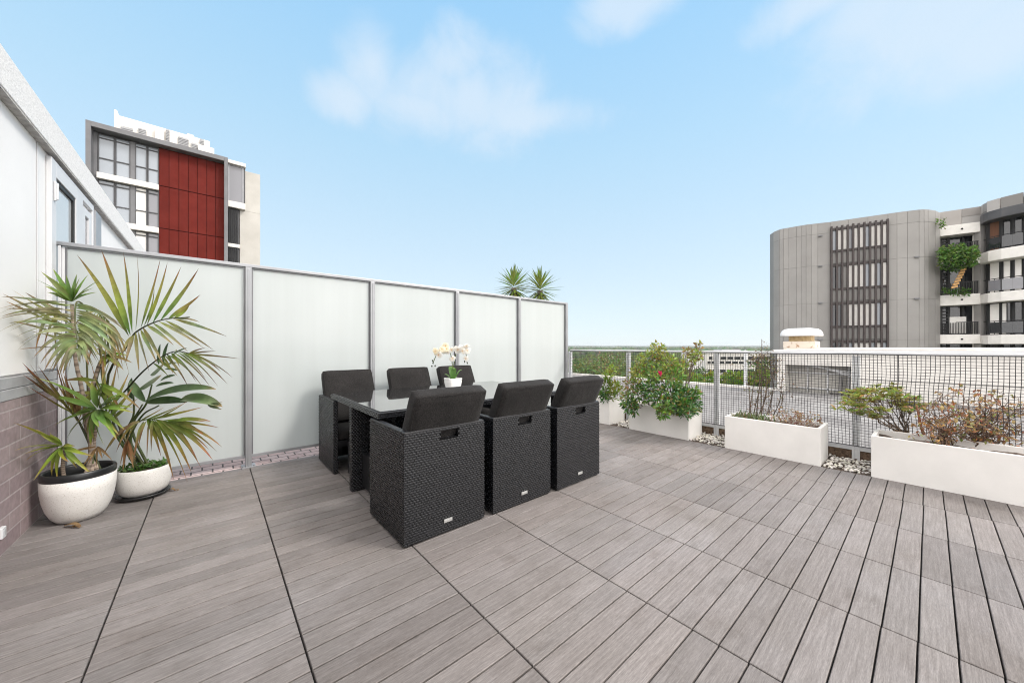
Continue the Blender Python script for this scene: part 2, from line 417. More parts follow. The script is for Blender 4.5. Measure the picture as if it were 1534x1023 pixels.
# door set of the next terrace
d=MB(); d.box(-.899,-.872,4.03,4.13,.99,2.50); d.box(-.899,-.872,4.62,4.83,.99,2.50); d.box(-.899,-.872,4.13,4.62,2.385,2.50); d.box(-.899,-.872,5.16,5.20,.99,2.50); d.box(-.899,-.872,4.83,5.16,2.44,2.50)
door=d.build('door',M['white_paint'],bw,bevel=.004)
mb=MB(); mb.box(-.898,-.893,4.13,4.60,.99,2.383); mb.build('pane',M['glass_pale'],door)
mb=MB(); mb.box(-.896,-.880,4.13,4.62,2.352,2.384); mb.box(-.896,-.880,4.585,4.62,.99,2.351); mb.build('gasket',M['black'],door)
mb=MB(); mb.box(-.871,-.860,4.065,4.09,2.20,2.34); mb.tube([(-.858,4.078,2.21),(-.858,4.078,2.33)],.008,10); mb.build('hinge',M['white_paint'],door,bevel=.003)
w=MB(); w.box(-.898,-.876,4.85,4.92,.99,2.40); w.box(-.898,-.876,5.05,5.14,.99,2.40); w.box(-.898,-.876,4.92,5.05,2.33,2.40)
win=w.build('window',M['white_paint'],bw,bevel=.003)
mb=MB(); mb.box(-.897,-.890,4.92,5.05,.99,2.329); mb.build('pane',M['glass_mid'],win)
mb=MB(); mb.box(-.899,-.86,5.202,5.42,.99,2.46); mb.build('jamb',M['alu'],bw)
mb=MB(); mb.box(-.91,5.1,-3,13.9,-16,-.125); mb.build('storeys',M['beige'],bw)
# outlet on the brick
ot=thing('wall_outlet',(-.888,3.31,.14),'small white outlet box low on the mauve brick wall','outlet')
mb=MB(); mb.box(-.887,-.868,3.245,3.294,.105,.165); mb.build('outlet_box',M['white_paint'],ot,bevel=.004)
mb=MB(); mb.box(-.868,-.865,3.258,3.278,.12,.15); mb.build('socket_cover',M['ledge'],ot,bevel=.001)

# ================================================================= GLASS SCREEN
GY=4.235
gs=thing('glass_screen',(2,GY,0),'tall frosted glass privacy screen in an aluminium frame along the back of the deck','privacy screen')
posts=[.262,1.425,2.575,3.72,4.85]
for i,x in enumerate(posts):
    mb=MB(); w=.024
    mb.box(x-w,x+w,GY-.045,GY+.02,.0,1.905)
    mb.box(x-w+.017,x+w-.017,GY-.05,GY-.0451,.012,1.89)
    p=mb.build('post',M['alu'],gs,bevel=.003)
    mb=MB(); mb.box(x-.055,x+.055,GY-.075,GY+.055,-.003,.010)
    for sx in (-.042,.042): mb.tube([(x+sx,GY-.055,.010),(x+sx,GY-.055,.02)],.008,8)
    mb.build('base_plate',M['alu'],p,bevel=.002)
mb=MB(); mb.box(-.8835,-.868,GY-.03,GY+.03,.0,1.905); mb.box(-.8675,-.852,GY-.012,GY+.012,.0,1.90); mb.build('post',M['white_paint'],gs,bevel=.003)
mb=MB(); mb.box(-.95,4.885,GY-.030,GY+.030,1.908,1.938); mb.build('top_rail',M['alu'],gs,bevel=.004)
edges=[-.8515]+posts
for i in range(5):
    xa=edges[i]+(.026 if i else 0); xb=edges[i+1]-.026
    mb=MB(); mb.box(xa,xb,GY-.012,GY+.012,.085,.112); mb.build('bottom_rail',M['alu'],gs,bevel=.002)
    mb=MB(); mb.box(xa+.001,xb-.001,GY-.004,GY+.004,.1125,1.9065); mb.build('glass_panel',M['frosted'],gs)
    mb=MB(); mb.box(xa,xa+.010,GY-.012,GY-.0045,.113,1.9); mb.box(xb-.010,xb,GY-.012,GY-.0045,.113,1.9); mb.box(xa+.011,xb-.011,GY-.012,GY-.0045,1.893,1.9)
    mb.build('gasket',M['alu_dark'],gs)

# ================================================================= CHAIRS
CW,CD,CH=.562,.555,.662
def weave(mb,o,u,v,n,W,H,hole=None,cu=.0215,cv=.0140,amp=.0038):
    """woven strands as raised pieces over the dark gap behind them"""
    o,u,v,n=V(o),V(u),V(v),V(n)
    nv=max(1,round(H/cv)); cv=H/nv; nu=max(1,round(W/cu)); cu=W/nu
    def bq(x0,x1,y0,y1):
        if x1-x0>1e-4 and y1-y0>1e-4: mb.quad(o+u*x0+v*y0-n*.0012,o+u*x1+v*y0-n*.0012,o+u*x1+v*y1-n*.0012,o+u*x0+v*y1-n*.0012)
    mb.m=1
    if hole:
        bq(0,hole[0],0,H); bq(hole[1],W,0,H); bq(hole[0],hole[1],0,hole[2]); bq(hole[0],hole[1],hole[3],H)
    else: bq(0,W,0,H)
    mb.m=0
    for j in range(nv):
        off=.5*(j%2)
        for i in range(-1,nu+1):
            a0=(i+off+.03)*cu+WR.uniform(-.0006,.0006); a1=(i+off+.97)*cu+WR.uniform(-.0006,.0006); 
            if a1<.003 or a0>W-.003: continue
            y0=(j+.10)*cv; y1=(j+.90)*cv
            if hole and hole[0]-.002<(a0+a1)/2<hole[1]+.002 and hole[2]-.002<(y0+y1)/2<hole[3]+.002: continue
            am=amp*WR.uniform(.8,1.15); ids=[]
            for p in range(5):
                x=a0+(a1-a0)*p/4; fu=p/4; xc=min(W,max(0,x)); row=[]
                for q in range(3):
                    h=am*(math.sin(PI*(.06+.88*fu))**.8)*(1 if q==1 else .45)-.001
                    row.append(mb.vert(o+u*xc+v*(y0+(y1-y0)*q/2)+n*h))
                ids.append(row)
            for p in range(4):
                for q in range(2): mb.face(ids[p][q],ids[p+1][q],ids[p+1][q+1],ids[p][q+1])
WR=random.Random(2)
def rounded_pad(c,hx,hy,hz,rot=None,r=.03,puff=.012,nx=14,nz=14):
    """soft cushion: rounded box with slightly puffed faces"""
    bm=bmesh.new(); bmesh.ops.create_cube(bm,size=2)
    bmesh.ops.subdivide_edges(bm,edges=bm.edges[:],cuts=9,use_grid_fill=True)
    out=[]
    for v in bm.verts:
        p=V((v.co.x*hx,v.co.y*hy,v.co.z*hz))
        q=V((max(-hx+r,min(hx-r,p.x)),max(-hy+r,min(hy-r,p.y)),max(-hz+r,min(hz-r,p.z))))
        dd=p-q
        if dd.length>1e-9: dd=dd.normalized()*r
        s=q+dd
        fx=1-(abs(p.x)/hx)**2.5; fy=1-(abs(p.y)/hy)**2.5; fz=1-(abs(p.z)/hz)**2.5
        if abs(v.co.y)>.99: s.y+=math.copysign(puff*fx*fz,p.y)
        if abs(v.co.z)>.99: s.z+=math.copysign(puff*.6*fx*fy,p.z)
        if abs(v.co.x)>.99: s.x+=math.copysign(puff*.5*fy*fz,p.x)
        s+=V((0,1,0))*.004*noise.noise(s*7)
        if rot: s=rot@s
        out.append(s+V(c))
    fs=[[v.index for v in f.verts] for f in bm.faces]; bm.free()
    return out,fs
def pad(mb,*a,**k):
    vs,fs=rounded_pad(*a,**k); b=len(mb.v)
    for p in vs: mb.vert(p)
    for f in fs: mb.face(*[b+i for i in f])
def make_chair():
    t=thing('wicker_chair',(0,0,0),'x','chair')
    hw,hd=CW/2,CD/2; z0=.012; th=.038
    mb=MB()
    # outer woven skins: back, two sides, front edges
    hx0=hw-.06+.015
    weave(mb,(-hw,-hd,z0),(1,0,0),(0,0,1),(0,-1,0),CW,CH-z0-.012,hole=(hx0,hx0+.12,.575,.627))
    weave(mb,(-hw,hd,z0),(0,-1,0),(0,0,1),(-1,0,0),CD,CH-z0-.012)
    weave(mb,(hw,-hd,z0),(0,1,0),(0,0,1),(1,0,0),CD,CH-z0-.012)
    for s in (-1,1):
        weave(mb,(s*hw-(th if s>0 else 0)+0,hd,z0),(1,0,0),(0,0,1),(0,1,0),th,CH-z0-.012)
    shell=mb.build('shell',[M['wicker'],M['gap']],t,smooth=True)
    mb=MB()
    e=.003
    # inner lining of the box (leaves the hand hole open)
    bx0=-hw+hx0; bx1=bx0+.12; zb,zt=z0+.575,z0+.627
    mb.box(-hw+e,bx0,-hd+e,-hd+th,z0,CH-.014); mb.box(bx1,hw-e,-hd+e,-hd+th,z0,CH-.014)
    mb.box(bx0+.0005,bx1-.0005,-hd+e,-hd+th,z0,zb); mb.box(bx0+.0005,bx1-.0005,-hd+e,-hd+th,zt,CH-.014)
    for s in (-1,1): mb.box(s*(hw-e),s*(hw-th),-hd+th+.001,hd-e,z0,CH-.014)
    mb.box(-hw+th+.001,hw-th-.001,-hd+th+.001,hd-.01,.24,.29)
    mb.build('seat_frame',M['wicker_plain'],t)
    # rolled top edge
    mb=MB(); r=.0135; zt=CH-.012
    mb.box(-hw+.001,hw-.001,-hd+.0005,-hd+th+.001,zt-.006,CH)
    for s in (-1,1): mb.box(s*(hw-.001),s*(hw-th-.001),-hd+th+.0015,hd-.0005,zt-.006,CH)
    mb.build('top_edge',M['wicker_plain'],t,bevel=.007,seg=3)
    # feet
    for sx in (-1,1):
        for sy in (-1,1):
            mb=MB(); x,y=sx*(hw-.025),sy*(hd-.025)
            mb.lathe([(.014,0),(.016,.004),(.016,z0+.004)],14,(x,y,0)); mb.build('foot',M['plastic_black'],t,smooth=False)
    # label plate at the low back
    mb=MB(); mb.box(-.028,.030,-hd-.0085,-hd-.004,.073,.094); mb.box(-.022,.024,-hd-.0095,-hd-.0086,.079,.088); mb.build('maker_plate',M['tag'],t,bevel=.0015)
    # cushions
    a=rad(25)
    rot=Matrix.Rotation(a,3,'X')   # top leans back (towards -y)
    L=.27
    cy=-hd+th+.006; zc=.665
    # point on rear face of pad at z=zc must clear the back edge
    ctr=V((0,0,0)); up=rot@V((0,0,1)); fwd=rot@V((0,1,0))
    topback=V((0,-.365,.865))
    ctr=topback-up*(L)+fwd*.047
    mb=MB(); pad(mb,ctr,.247,.047,L,rot,r=.017,puff=.005); bc=mb.build('back_cushion',M['cushion'],t,smooth=True)
    # piping
    mb=MB()
    for fy in (-1,1):
        pts=[]
        hx,hz=.247-.010,L-.010; rc=.03
        for qx,qz,a0 in ((1,1,0),(-1,1,90),(-1,-1,180),(1,-1,270)):
            for k in range(5):
                an=rad(a0+90*k/4); pts.append(V((qx*(hx-rc)+rc*math.cos(an),fy*.040,qz*(hz-rc)+rc*math.sin(an))))
        pts.append(pts[0]); pts=[ctr+rot@p for p in pts]
        mb.tube(pts,.0042,6,cap=False)
    mb.build('piping',M['cushion'],bc,smooth=True)
    mb=MB(); pad(mb,(0,.03,.335),.235,.235,.045,None,r=.03,puff=.01); mb.build('seat_cushion',M['cushion'],t,smooth=True)
    return t
ch=make_chair()
NEAR=[(1.104,2.197),(1.737,2.192),(2.362,2.185)]
FAR_=[(1.105,3.725),(1.785,3.73),(2.435,3.735)]
LBL=['black wicker cube chair nearest the camera, its left side and back in view',
     'black wicker cube chair in the middle of the near side, back to the camera',
     'black wicker cube chair at the right end of the near side, closest to the planters',
     'black wicker cube chair at the left end of the glass screen side, its side showing',
     'black wicker cube chair on the glass screen side, cushion showing left of the orchid',
     'black wicker cube chair on the glass screen side directly behind the orchid pot']
GR='wicker cube chairs around the table'
for i,(x,y) in enumerate(NEAR+FAR_):
    o=ch if i==0 else copy_tree(ch)
    o.location=(x,y,0 if i<3 else 0)
    o.rotation_euler.z=rad([.3,-.2,.6,180.4,179.5,180.8][i])
    tag(o,LBL[i],'chair',GR)

# ================================================================= TABLE
TX0,TX1,TY0,TY1,TZ=.83,2.70,2.335,3.57,.715
tb=thing('dining_table',((TX0+TX1)/2,(TY0+TY1)/2,0),'long black wicker dining table with a glossy black glass top','table')
mb=MB(); rw=.045; rh=.042
for (x0,x1,y0,y1) in ((TX0,TX1,TY0,TY0+rw),(TX0,TX1,TY1-rw,TY1),(TX0,TX0+rw,TY0+rw+.001,TY1-rw-.001),(TX1-rw,TX1,TY0+rw+.001,TY1-rw-.001)):
    mb.box(x0+.003,x1-.003,y0+.003,y1-.003,TZ-rh,TZ-.004)
mb.build('rim_core',M['wicker_plain'],tb,bevel=.006,seg=3)
mb=MB()
weave(mb,(TX0,TY0,TZ-rh),(1,0,0),(0,0,1),(0,-1,0),TX1-TX0,rh-.006,cu=.03,cv=.012,amp=.003)
weave(mb,(TX0,TY1,TZ-rh),(0,-1,0),(0,0,1),(-1,0,0),TY1-TY0,rh-.006,cu=.03,cv=.012,amp=.003)
weave(mb,(TX1,TY0,TZ-rh),(0,1,0),(0,0,1),(1,0,0),TY1-TY0,rh-.006,cu=.03,cv=.012,amp=.003)
weave(mb,(TX1,TY1,TZ-rh),(-1,0,0),(0,0,1),(0,1,0),TX1-TX0,rh-.006,cu=.03,cv=.012,amp=.003)
mb.build('rim',[M['wicker'],M['gap']],tb,smooth=True)
mb=MB(); mb.box(TX0+.02,TX1-.02,TY0+.02,TY1-.02,TZ-.003,TZ+.003); mb.build('glass_top',M['table_glass'],tb,bevel=.0015)
mb=MB(); mb.box(TX0+rw,TX1-rw,TY0+rw,TY1-rw,TZ-.03,TZ-.0045); mb.build('underside',M['black'],tb)
H=TZ-rh-.004
for (x0,x1) in ((TX0+.006,1.16),(2.37,TX1-.006)):
    y0,y1=2.94,2.995
    mb=MB(); mb.box(x0+.004,x1-.004,y0+.004,y1-.004,.0,TZ-rh); lg=mb.build('leg',M['wicker_plain'],tb)
    mb=MB()
    weave(mb,(x0,y0,.004),(1,0,0),(0,0,1),(0,-1,0),x1-x0,H)
    weave(mb,(x0,y1,.004),(0,-1,0),(0,0,1),(-1,0,0),y1-y0,H)
    weave(mb,(x1,y0,.004),(0,1,0),(0,0,1),(1,0,0),y1-y0,H)
    weave(mb,(x1,y1,.004),(-1,0,0),(0,0,1),(0,1,0),x1-x0,H)
    mb.build('woven_skin',[M['wicker'],M['gap']],lg,smooth=True)
    xc=x0+.10 if x0<2 else x1-.10
    mb=MB(); mb.box(xc-.02,xc+.02,2.996,3.34,.03,.30); mb.box(xc-.02,xc+.02,2.60,2.939,.03,.30); mb.build('foot_panel',M['wicker_plain'],tb,bevel=.004)

# ================================================================= ORCHID
OX,OY=1.80,3.02
OZ=TZ+.0035
op=thing('flower_pot',(OX,OY,OZ),'white square tapered ceramic pot standing on the black glass table','pot')
def sq(mb,prof,c,n=4):
    rings=[]
    for r,z in prof:
        ring=[]
        for k in range(32):
            a=2*PI*k/32+PI/4
            ca,sa=math.cos(a),math.sin(a); p=5.0
            q=(abs(ca)**p+abs(sa)**p)**(-1/p)
            ring.append(mb.vert((c[0]+r*q*ca,c[1]+r*q*sa,c[2]+z)))
        rings.append(ring)
    for k in range(len(prof)-1):
        for q in range(32): mb.face(rings[k][q],rings[k][(q+1)%32],rings[k+1][(q+1)%32],rings[k+1][q])
    mb.face(*reversed(rings[0])); mb.face(*rings[-1])
mb=MB(); sq(mb,[(.044,0),(.050,.003),(.064,.045),(.071,.085),(.071,.105),(.074,.107),(.074,.122),(.068,.122),(.066,.108),(.05,.106)],(OX,OY,OZ)); mb.build('pot',M['ceramic'],op,smooth=False,bevel=.002)
mb=MB(); mb.blob((OX,OY,OZ+.102),.062,2,.12,3,(1,1,.2)); mb.build('moss',M['soil'],op,smooth=True)
oc=thing('orchid',(OX,OY,OZ+.11),'white orchid with two arching flower sprays growing in the white pot','flower')
rt=V((RT[0],RT[1],0)); fw=V((FW[0],FW[1],0)); Z=V((0,0,1))
def OP(a,b,c): return V((OX,OY,OZ))+rt*a+fw*b+Z*c
def curve3(pts,n=16):
    """Catmull-Rom through points"""
    pts=[V(p) for p in pts]; q=[pts[0]*2-pts[1]]+pts+[pts[-1]*2-pts[-2]]; out=[]
    m=len(pts)-1
    for i in range(m):
        p0,p1,p2,p3=q[i:i+4]
        k=max(2,n//m)
        for j in range(k):
            t=j/k; out.append(.5*((2*p1)+(p2-p0)*t+(2*p0-5*p1+4*p2-p3)*t*t+(3*p1-p0-3*p2+p3)*t**3))
    out.append(pts[-1]); return out
SC=3.55/529
stemL=curve3([OP(.005,0,.10),OP(.0,-.01,.20),OP(-.012,0,.30),OP(-.04,.01,.40),OP(-.10,.01,.42),OP(-.16,0,.35),OP(-.195,0,.27)],30)
stemR=curve3([OP(.008,0,.10),OP(.004,.01,.22),OP(.022,.01,.33),OP(.045,0,.40),OP(.09,-.01,.425),OP(.125,0,.37),OP(.135,0,.29)],30)
mb=MB(); mb.col=(.16,.20,.06)
for s in (stemL,stemR): mb.tube(s,[.0038]*len(s),6)
mb.build('stem',M['leaf'],oc,smooth=True)
mb=MB(); rl=random.Random(4)
for az,L,w,dz in ((.3,.15,.03,.10),(2.0,.13,.03,.13),(3.6,.14,.028,.06),(5.0,.12,.028,.12)):
    pts=[];ws=[];cs=[]
    for k in range(8):
        s=k/7; pts.append(OP(math.cos(az)*(.01+L*.55*s),math.sin(az)*(.01+L*.55*s),.105+dz*math.sin(s*2.0)))
        ws.append(w*math.sin(PI*min(1,(s*.9+.1)))**.7); cs.append((.10+.05*s,.24+.06*s,.05))
    side=(V((0,0,1)).cross(pts[-1]-pts[0])).normalized()
    mb.ribbon(pts,ws,side,.25,cs)
mb.build('leaf',M['gloss_leaf'],oc,smooth=True)
def flower(mb,c,d,size,tint):
    d=V(d).normalized(); a=d.orthogonal().normalized(); b=d.cross(a)
    for k,(an,l,w) in enumerate(((90,1,.42),(210,.95,.38),(330,.95,.38),(18,1.05,.62),(162,1.05,.62))):
        an=rad(an); u=a*math.cos(an)+b*math.sin(an); sd=d.cross(u)
        pts=[];ws=[]; cs=[]
        for q in range(5):
            s=q/4; pts.append(c+u*(size*l*s)+d*(.18*size*math.sin(s*PI)-.1*size*s)); ws.append(size*w*math.sin(PI*(.12+.83*s))**.8)
            f=.8+.2*s; cs.append((tint[0],tint[1]*f**.4,tint[2]*f))
        mb.ribbon(pts,ws,sd,.15,cs)
    mb.col=(.75,.42,.12); mb.blob(c+d*.12*size,size*.12,1,.2,1,(1,1,1)); mb.col=(1,1,1)
rl=random.Random(9)
mb=MB()
def spray(st,k0,k1,n,warm):
    for i in range(n):
        k=int(k0+(k1-k0)*i/max(1,n-1)); p=st[k]
        off=rt*rl.uniform(-.03,.03)+fw*rl.uniform(-.035,.01)+Z*rl.uniform(-.03,.028)
        tint=(.95,.90,.74) if rl.random()<warm else (.93,.92,.89)
        flower(mb,p+off,-fw+rt*rl.uniform(-.5,.5)+Z*rl.uniform(-.35,.3),rl.uniform(.031,.039),tint)
spray(stemL,16,26,11,.3); spray(stemR,15,27,11,.0)
spray(stemL,12,15,3,.0)
mb.build('blossom',M['petal'],oc,smooth=True)
mb=MB(); mb.col=(.05,.07,.03)
for st,offs in ((stemL,((0,0),(-.012,-.03),(.02,-.028),(-.005,.022))),(stemR,((0,0),(-.02,-.005),(.012,.012),(.006,-.02)))):
    for a,b in offs:
        mb.blob(st[-1]+rt*a+Z*b,.0095,1,.05,2,(.8,.8,1.2))
mb.build('bud',M['gloss_leaf'],oc,smooth=True)
# ================================================================= POTS AND THEIR PLANTS
p1=V((-.684,3.70,0)); p2=V((-.405,3.925,0))
t=thing('plant_pot',p1,'larger speckled off white round pot with black liner rim by the brick wall','pot')
mb=MB(); mb.lathe([(.080,0),(.100,.004),(.124,.035),(.145,.085),(.158,.14),(.166,.20),(.169,.283),(.163,.286)],56,p1,cap=False); mb.build('pot',M['terrazzo'],t,smooth=True)
mb=MB(); mb.lathe([(.164,.28),(.168,.290),(.169,.325),(.163,.333),(.155,.331),(.150,.318),(.146,.25)],56,p1,cap=False); mb.build('liner',M['plastic_black'],t,smooth=True)
mb=MB(); mb.lathe([(.1465,.262),(.10,.272),(.04,.278),(.001,.279)],24,p1,cap=False); mb.build('soil',M['soil'],t,smooth=True)
t=thing('plant_pot',p2,'smaller speckled off white bowl pot on a black saucer beside the larger pot','pot')
mb=MB(); mb.lathe([(.085,.022),(.108,.024),(.135,.05),(.150,.09),(.156,.14),(.155,.19),(.149,.222),(.145,.226),(.140,.222),(.138,.20)],56,p2,cap=False); mb.build('pot',M['terrazzo'],t,smooth=True)
mb=MB(); mb.lathe([(.10,.0),(.128,.004),(.150,.022),(.153,.03),(.146,.032),(.128,.018),(.02,.016)],48,p2); mb.build('saucer',M['plastic_black'],t,smooth=True)
mb=MB(); mb.lathe([(.139,.199),(.10,.205),(.04,.208),(.001,.208)],24,p2,cap=False); mb.build('soil',M['soil'],t,smooth=True)

def lerp3(a,b,s): return tuple(x+(y-x)*s for x,y in zip(a,b))
GREEN=(.16,.265,.05); DGREEN=(.08,.155,.035); OLIVE=(.31,.34,.075); PALE=(.36,.38,.21); TAN=(.42,.27,.13); RED=(.30,.11,.055); YEL=(.36,.36,.06); BRN=(.20,.12,.065)
def colseq(stops,n):
    out=[]
    for k in range(n):
        s=k/(n-1)
        for (a,ca),(b,cb) in zip(stops,stops[1:]):
            if a<=s<=b: out.append(lerp3(ca,cb,(s-a)/max(1e-6,b-a))); break
    return out
def blade(mb,a,b,w,sag=0.0,ctrl=None,stops=None,fold=.35,n=9,face=None,wmax=.3):
    """strap leaf from a to b; ctrl lifts the middle; face = direction its flat side looks to"""
    a,b=V(a),V(b); c=(a+b)*.5+Z*sag if ctrl is None else V(ctrl)
    pts=[];ws=[]
    for k in range(n):
        s=k/(n-1); pts.append(a*(1-s)**2+c*2*s*(1-s)+b*s*s)
        ww=(s/wmax)**.6 if s<wmax else ((1-s)/(1-wmax))**.75
        ws.append(w*1.22*max(.05 if s<.9 else .015,ww)*.5)
    fd=V(face) if face is not None else -fw
    side=[]
    for k in range(n):
        t=(pts[min(k+1,n-1)]-pts[max(k-1,0)]).normalized()
        sd=t.cross(fd)
        if sd.length<1e-3: sd=t.cross(V((0,0,1)))
        side.append(sd.normalized())
    st=stops or [(0,GREEN),(.7,OLIVE),(.9,TAN),(1,BRN)]
    mb.ribbon(pts,ws,side,fold,colseq(st,n))
    return pts
def PC(x,y,t):
    u=(x-CXP)/FPX; k=u*RT[0]+FW[0]; q=u*RT[1]+FW[1]
    if k<0: t=min(t,.855/-k)
    return P(x,y,min(t,4.19/q))
def Z2(x,y,t): return PC(x/2.2725,350+y/2.2725,t)
rl=random.Random(21)
def jit(c,v): return tuple(max(0,x*(1+rl.uniform(-v,v))) for x in c)
def facing(): return (-fw+V((rl.uniform(-.5,.5),rl.uniform(-.5,.5),rl.uniform(-.2,.7)))).normalized()

# --- areca palm of the small pot
palm=thing('palm',(p2.x,p2.y,.205),'areca palm with long arching fronds and browned tips in the smaller pot','palm')
base=V((p2.x-.03,p2.y-.02,.20))
def stalk(mb,pts,r0,r1,c):
    q=curve3(pts,28); m=len(q); mb.col=c
    mb.tube(q,[r0+(r1-r0)*k/(m-1) for k in range(m)],7,cols=[jit(c,.1) for _ in range(m)]); return q
tF=2.72
# frond 1 : big upright fan
mb=MB(); stalk(mb,[base,Z2(365,520,2.70),Z2(440,372,2.62),Z2(470,330,2.58),Z2(550,294,2.50),Z2(645,284,2.46)],.009,.003,(.075,.085,.035))
for bx,by,tx,ty,w,red in [(438,348,262,72,.030,.3),(444,345,345,55,.034,.45),(450,335,420,62,.024,.35),(462,330,466,70,.020,.75),(480,320,547,82,.024,.8),(490,316,525,180,.02,.3),(500,312,570,98,.020,.4),(520,305,617,112,.020,.35),(545,297,677,118,.022,.6),(570,292,682,208,.024,.6),(590,290,645,240,.026,.3)]:
    st=[(0,jit(DGREEN,.3)),(.35,jit(OLIVE,.2)),(.75,lerp3(OLIVE,RED,red)),(.92,RED if red>.3 else BRN),(1,BRN)]
    a=Z2(bx,by,2.60-.0006*(bx-438)); b=Z2(tx,ty,2.60-.0004*(tx-438))
    blade(mb,a,b,w*1.15,stops=st,face=facing(),ctrl=(a+b)*.5+rt*rl.uniform(-.02,.02)+fw*.03)
for bx,by,tx,ty,w in [(600,289,680,301,.014),(590,290,772,350,.020),(562,295,727,396,.020),(540,299,692,388,.018),(520,304,640,402,.018),(500,312,592,380,.02),(486,318,560,452,.022),(478,325,535,442,.022),(470,330,508,470,.022),(462,335,474,476,.020),(455,345,428,440,.022),(448,348,405,430,.018)]:
    st=[(0,jit(OLIVE,.2)),(.5,jit(PALE,.15)),(.8,lerp3(PALE,TAN,.7)),(1,BRN)]
    a=Z2(bx,by,2.60-.0006*(bx-438)); b=Z2(tx,ty,2.50-.0003*(tx-438))
    blade(mb,a,b,w*1.1,stops=st,face=facing(),sag=.02)
mb.build('frond',M['leaf'],palm,smooth=True)
# frond 2 : pale drooping fan, upper left
mb=MB(); stalk(mb,[base,Z2(330,560,2.62),Z2(345,420,2.5),Z2(300,270,2.42),Z2(262,232,2.36),Z2(256,300,2.27),Z2(266,385,2.22)],.008,.003,(.16,.17,.08))
def fan(mb,rach,tips,t0,t1,lift,w,stops,tb=None):
    for k,(tx,ty) in enumerate(tips):
        s=k/(len(tips)-1); i=s*(len(rach)-1); i0=int(min(i,len(rach)-2)); f=i-i0
        bx=rach[i0][0]*(1-f)+rach[i0+1][0]*f; by=rach[i0][1]*(1-f)+rach[i0+1][1]*f
        a=Z2(bx,by,t0+(t1-t0)*s); b=Z2(tx,ty,t0+(t1-t0)*s-.02+rl.uniform(-.03,.03))
        cx=bx+(tx-bx)*.55; cy=by+(ty-by)*.35-lift*rl.uniform(.7,1.2)
        blade(mb,a,b,w*rl.uniform(.75,1.2),ctrl=Z2(cx,cy,t0+(t1-t0)*s-.06),stops=[(p,jit(c,.18)) for p,c in stops],face=facing(),n=11)
S2=[(0,(.26,.31,.12)),(.6,(.40,.43,.24)),(.82,(.42,.39,.22)),(.93,TAN),(1,BRN)]
TL=[(-8,275),(4,215),(-6,335),(12,255),(52,402),(30,305),(112,425),(132,395),(150,468),(178,472),(200,492),(214,480),(232,470)]
TR=[(425,330),(398,300),(432,375),(388,385),(420,462),(352,398),(402,430),(330,402),(345,452),(305,424),(318,462),(285,440),(270,455)]
def dense(T):
    out=[]
    for q,w in zip(T,T[1:]): out+= [q,((q[0]+w[0])/2+rl.uniform(-8,8),(q[1]+w[1])/2+rl.uniform(-12,12))]
    return out+[T[-1]]
fan(mb,[(254,238),(262,340),(266,400)],dense(TL),2.36,2.22,30,.022,S2)
fan(mb,[(254,238),(262,330),(268,400)],dense(TR),2.36,2.22,20,.022,S2)
mb.build('frond',M['leaf'],palm,smooth=True)
# frond 2b : drooping dried side of the pale fan
mb=MB(); stalk(mb,[base,Z2(350,500,2.62),Z2(372,420,2.55),Z2(352,300,2.48),Z2(330,262,2.44),Z2(372,300,2.38)],.007,.003,(.16,.17,.08))
fan(mb,[(330,262),(360,285),(385,330)],[(240,330),(262,385),(285,410),(300,452),(322,432),(345,470),(360,440),(392,462),(405,500),(418,455),(432,410),(440,478),(425,440),(395,420),(410,380)],2.44,2.36,14,.017,[(0,OLIVE),(.45,PALE),(.75,(.40,.36,.19)),(.92,TAN),(1,BRN)])
mb.build('frond',M['leaf'],palm,smooth=True)
# frond 2c : thin dry leaflets sweeping left behind
mb=MB(); stalk(mb,[V((p1.x+.06,p1.y+.02,.25)),Z2(300,560,2.5),Z2(290,400,2.46),Z2(240,300,2.4),Z2(180,260,2.32)],.006,.003,(.16,.17,.08))
fan(mb,[(290,400),(240,300),(180,260)],[(60,395),(95,330),(48,300),(20,230),(10,205),(40,190),(85,200),(130,225),(110,300),(150,380),(190,420),(120,400)],2.42,2.3,22,.020,[(0,OLIVE),(.55,PALE),(.85,TAN),(1,TAN)])
mb.build('frond',M['leaf'],palm,smooth=True)
# frond 6 : green fan low in the middle
mb=MB(); stalk(mb,[base,Z2(372,640,2.62),Z2(360,560,2.5),Z2(330,500,2.42)],.007,.003,(.10,.14,.04))
fan(mb,[(372,640),(355,560),(330,500)],[(470,560),(455,520),(440,470),(400,440),(350,420),(310,440),(262,470),(240,540),(252,600),(262,650),(410,600),(480,600),(220,500)],2.55,2.42,14,.024,[(0,GREEN),(.5,OLIVE),(.85,TAN),(1,BRN)])
mb.build('frond',M['leaf'],palm,smooth=True)
# frond 3 : folded dark frond on the far left
mb=MB(); stalk(mb,[V((p1.x+.10,p1.y+.03,.25)),Z2(272,645,2.45),Z2(225,585,2.42),Z2(150,520,2.40),Z2(95,462,2.40)],.007,.003,(.10,.11,.05))
for bx,by,tx,ty in [(225,588,74,438),(200,565,84,452),(210,575,88,468),(180,545,78,480),(190,556,110,505),(235,595,130,450),(245,610,96,520),(160,528,100,440),(238,600,190,440),(250,615,222,470)]:
    blade(mb,Z2(bx,by,2.42),Z2(tx,ty,2.40+rl.uniform(-.05,.05)),.013,stops=[(0,jit(OLIVE,.2)),(.6,jit(BRN,.2)),(1,jit(RED,.2))],face=facing())
for bx,by,tx,ty in [(270,640,150,400+90),(280,600,236,500),(262,640,205,470)]:
    blade(mb,Z2(bx,by,2.46),Z2(tx,ty,2.42),.016,stops=[(0,OLIVE),(.5,TAN),(1,TAN)],face=facing())
mb.build('frond',M['leaf'],palm,smooth=True)
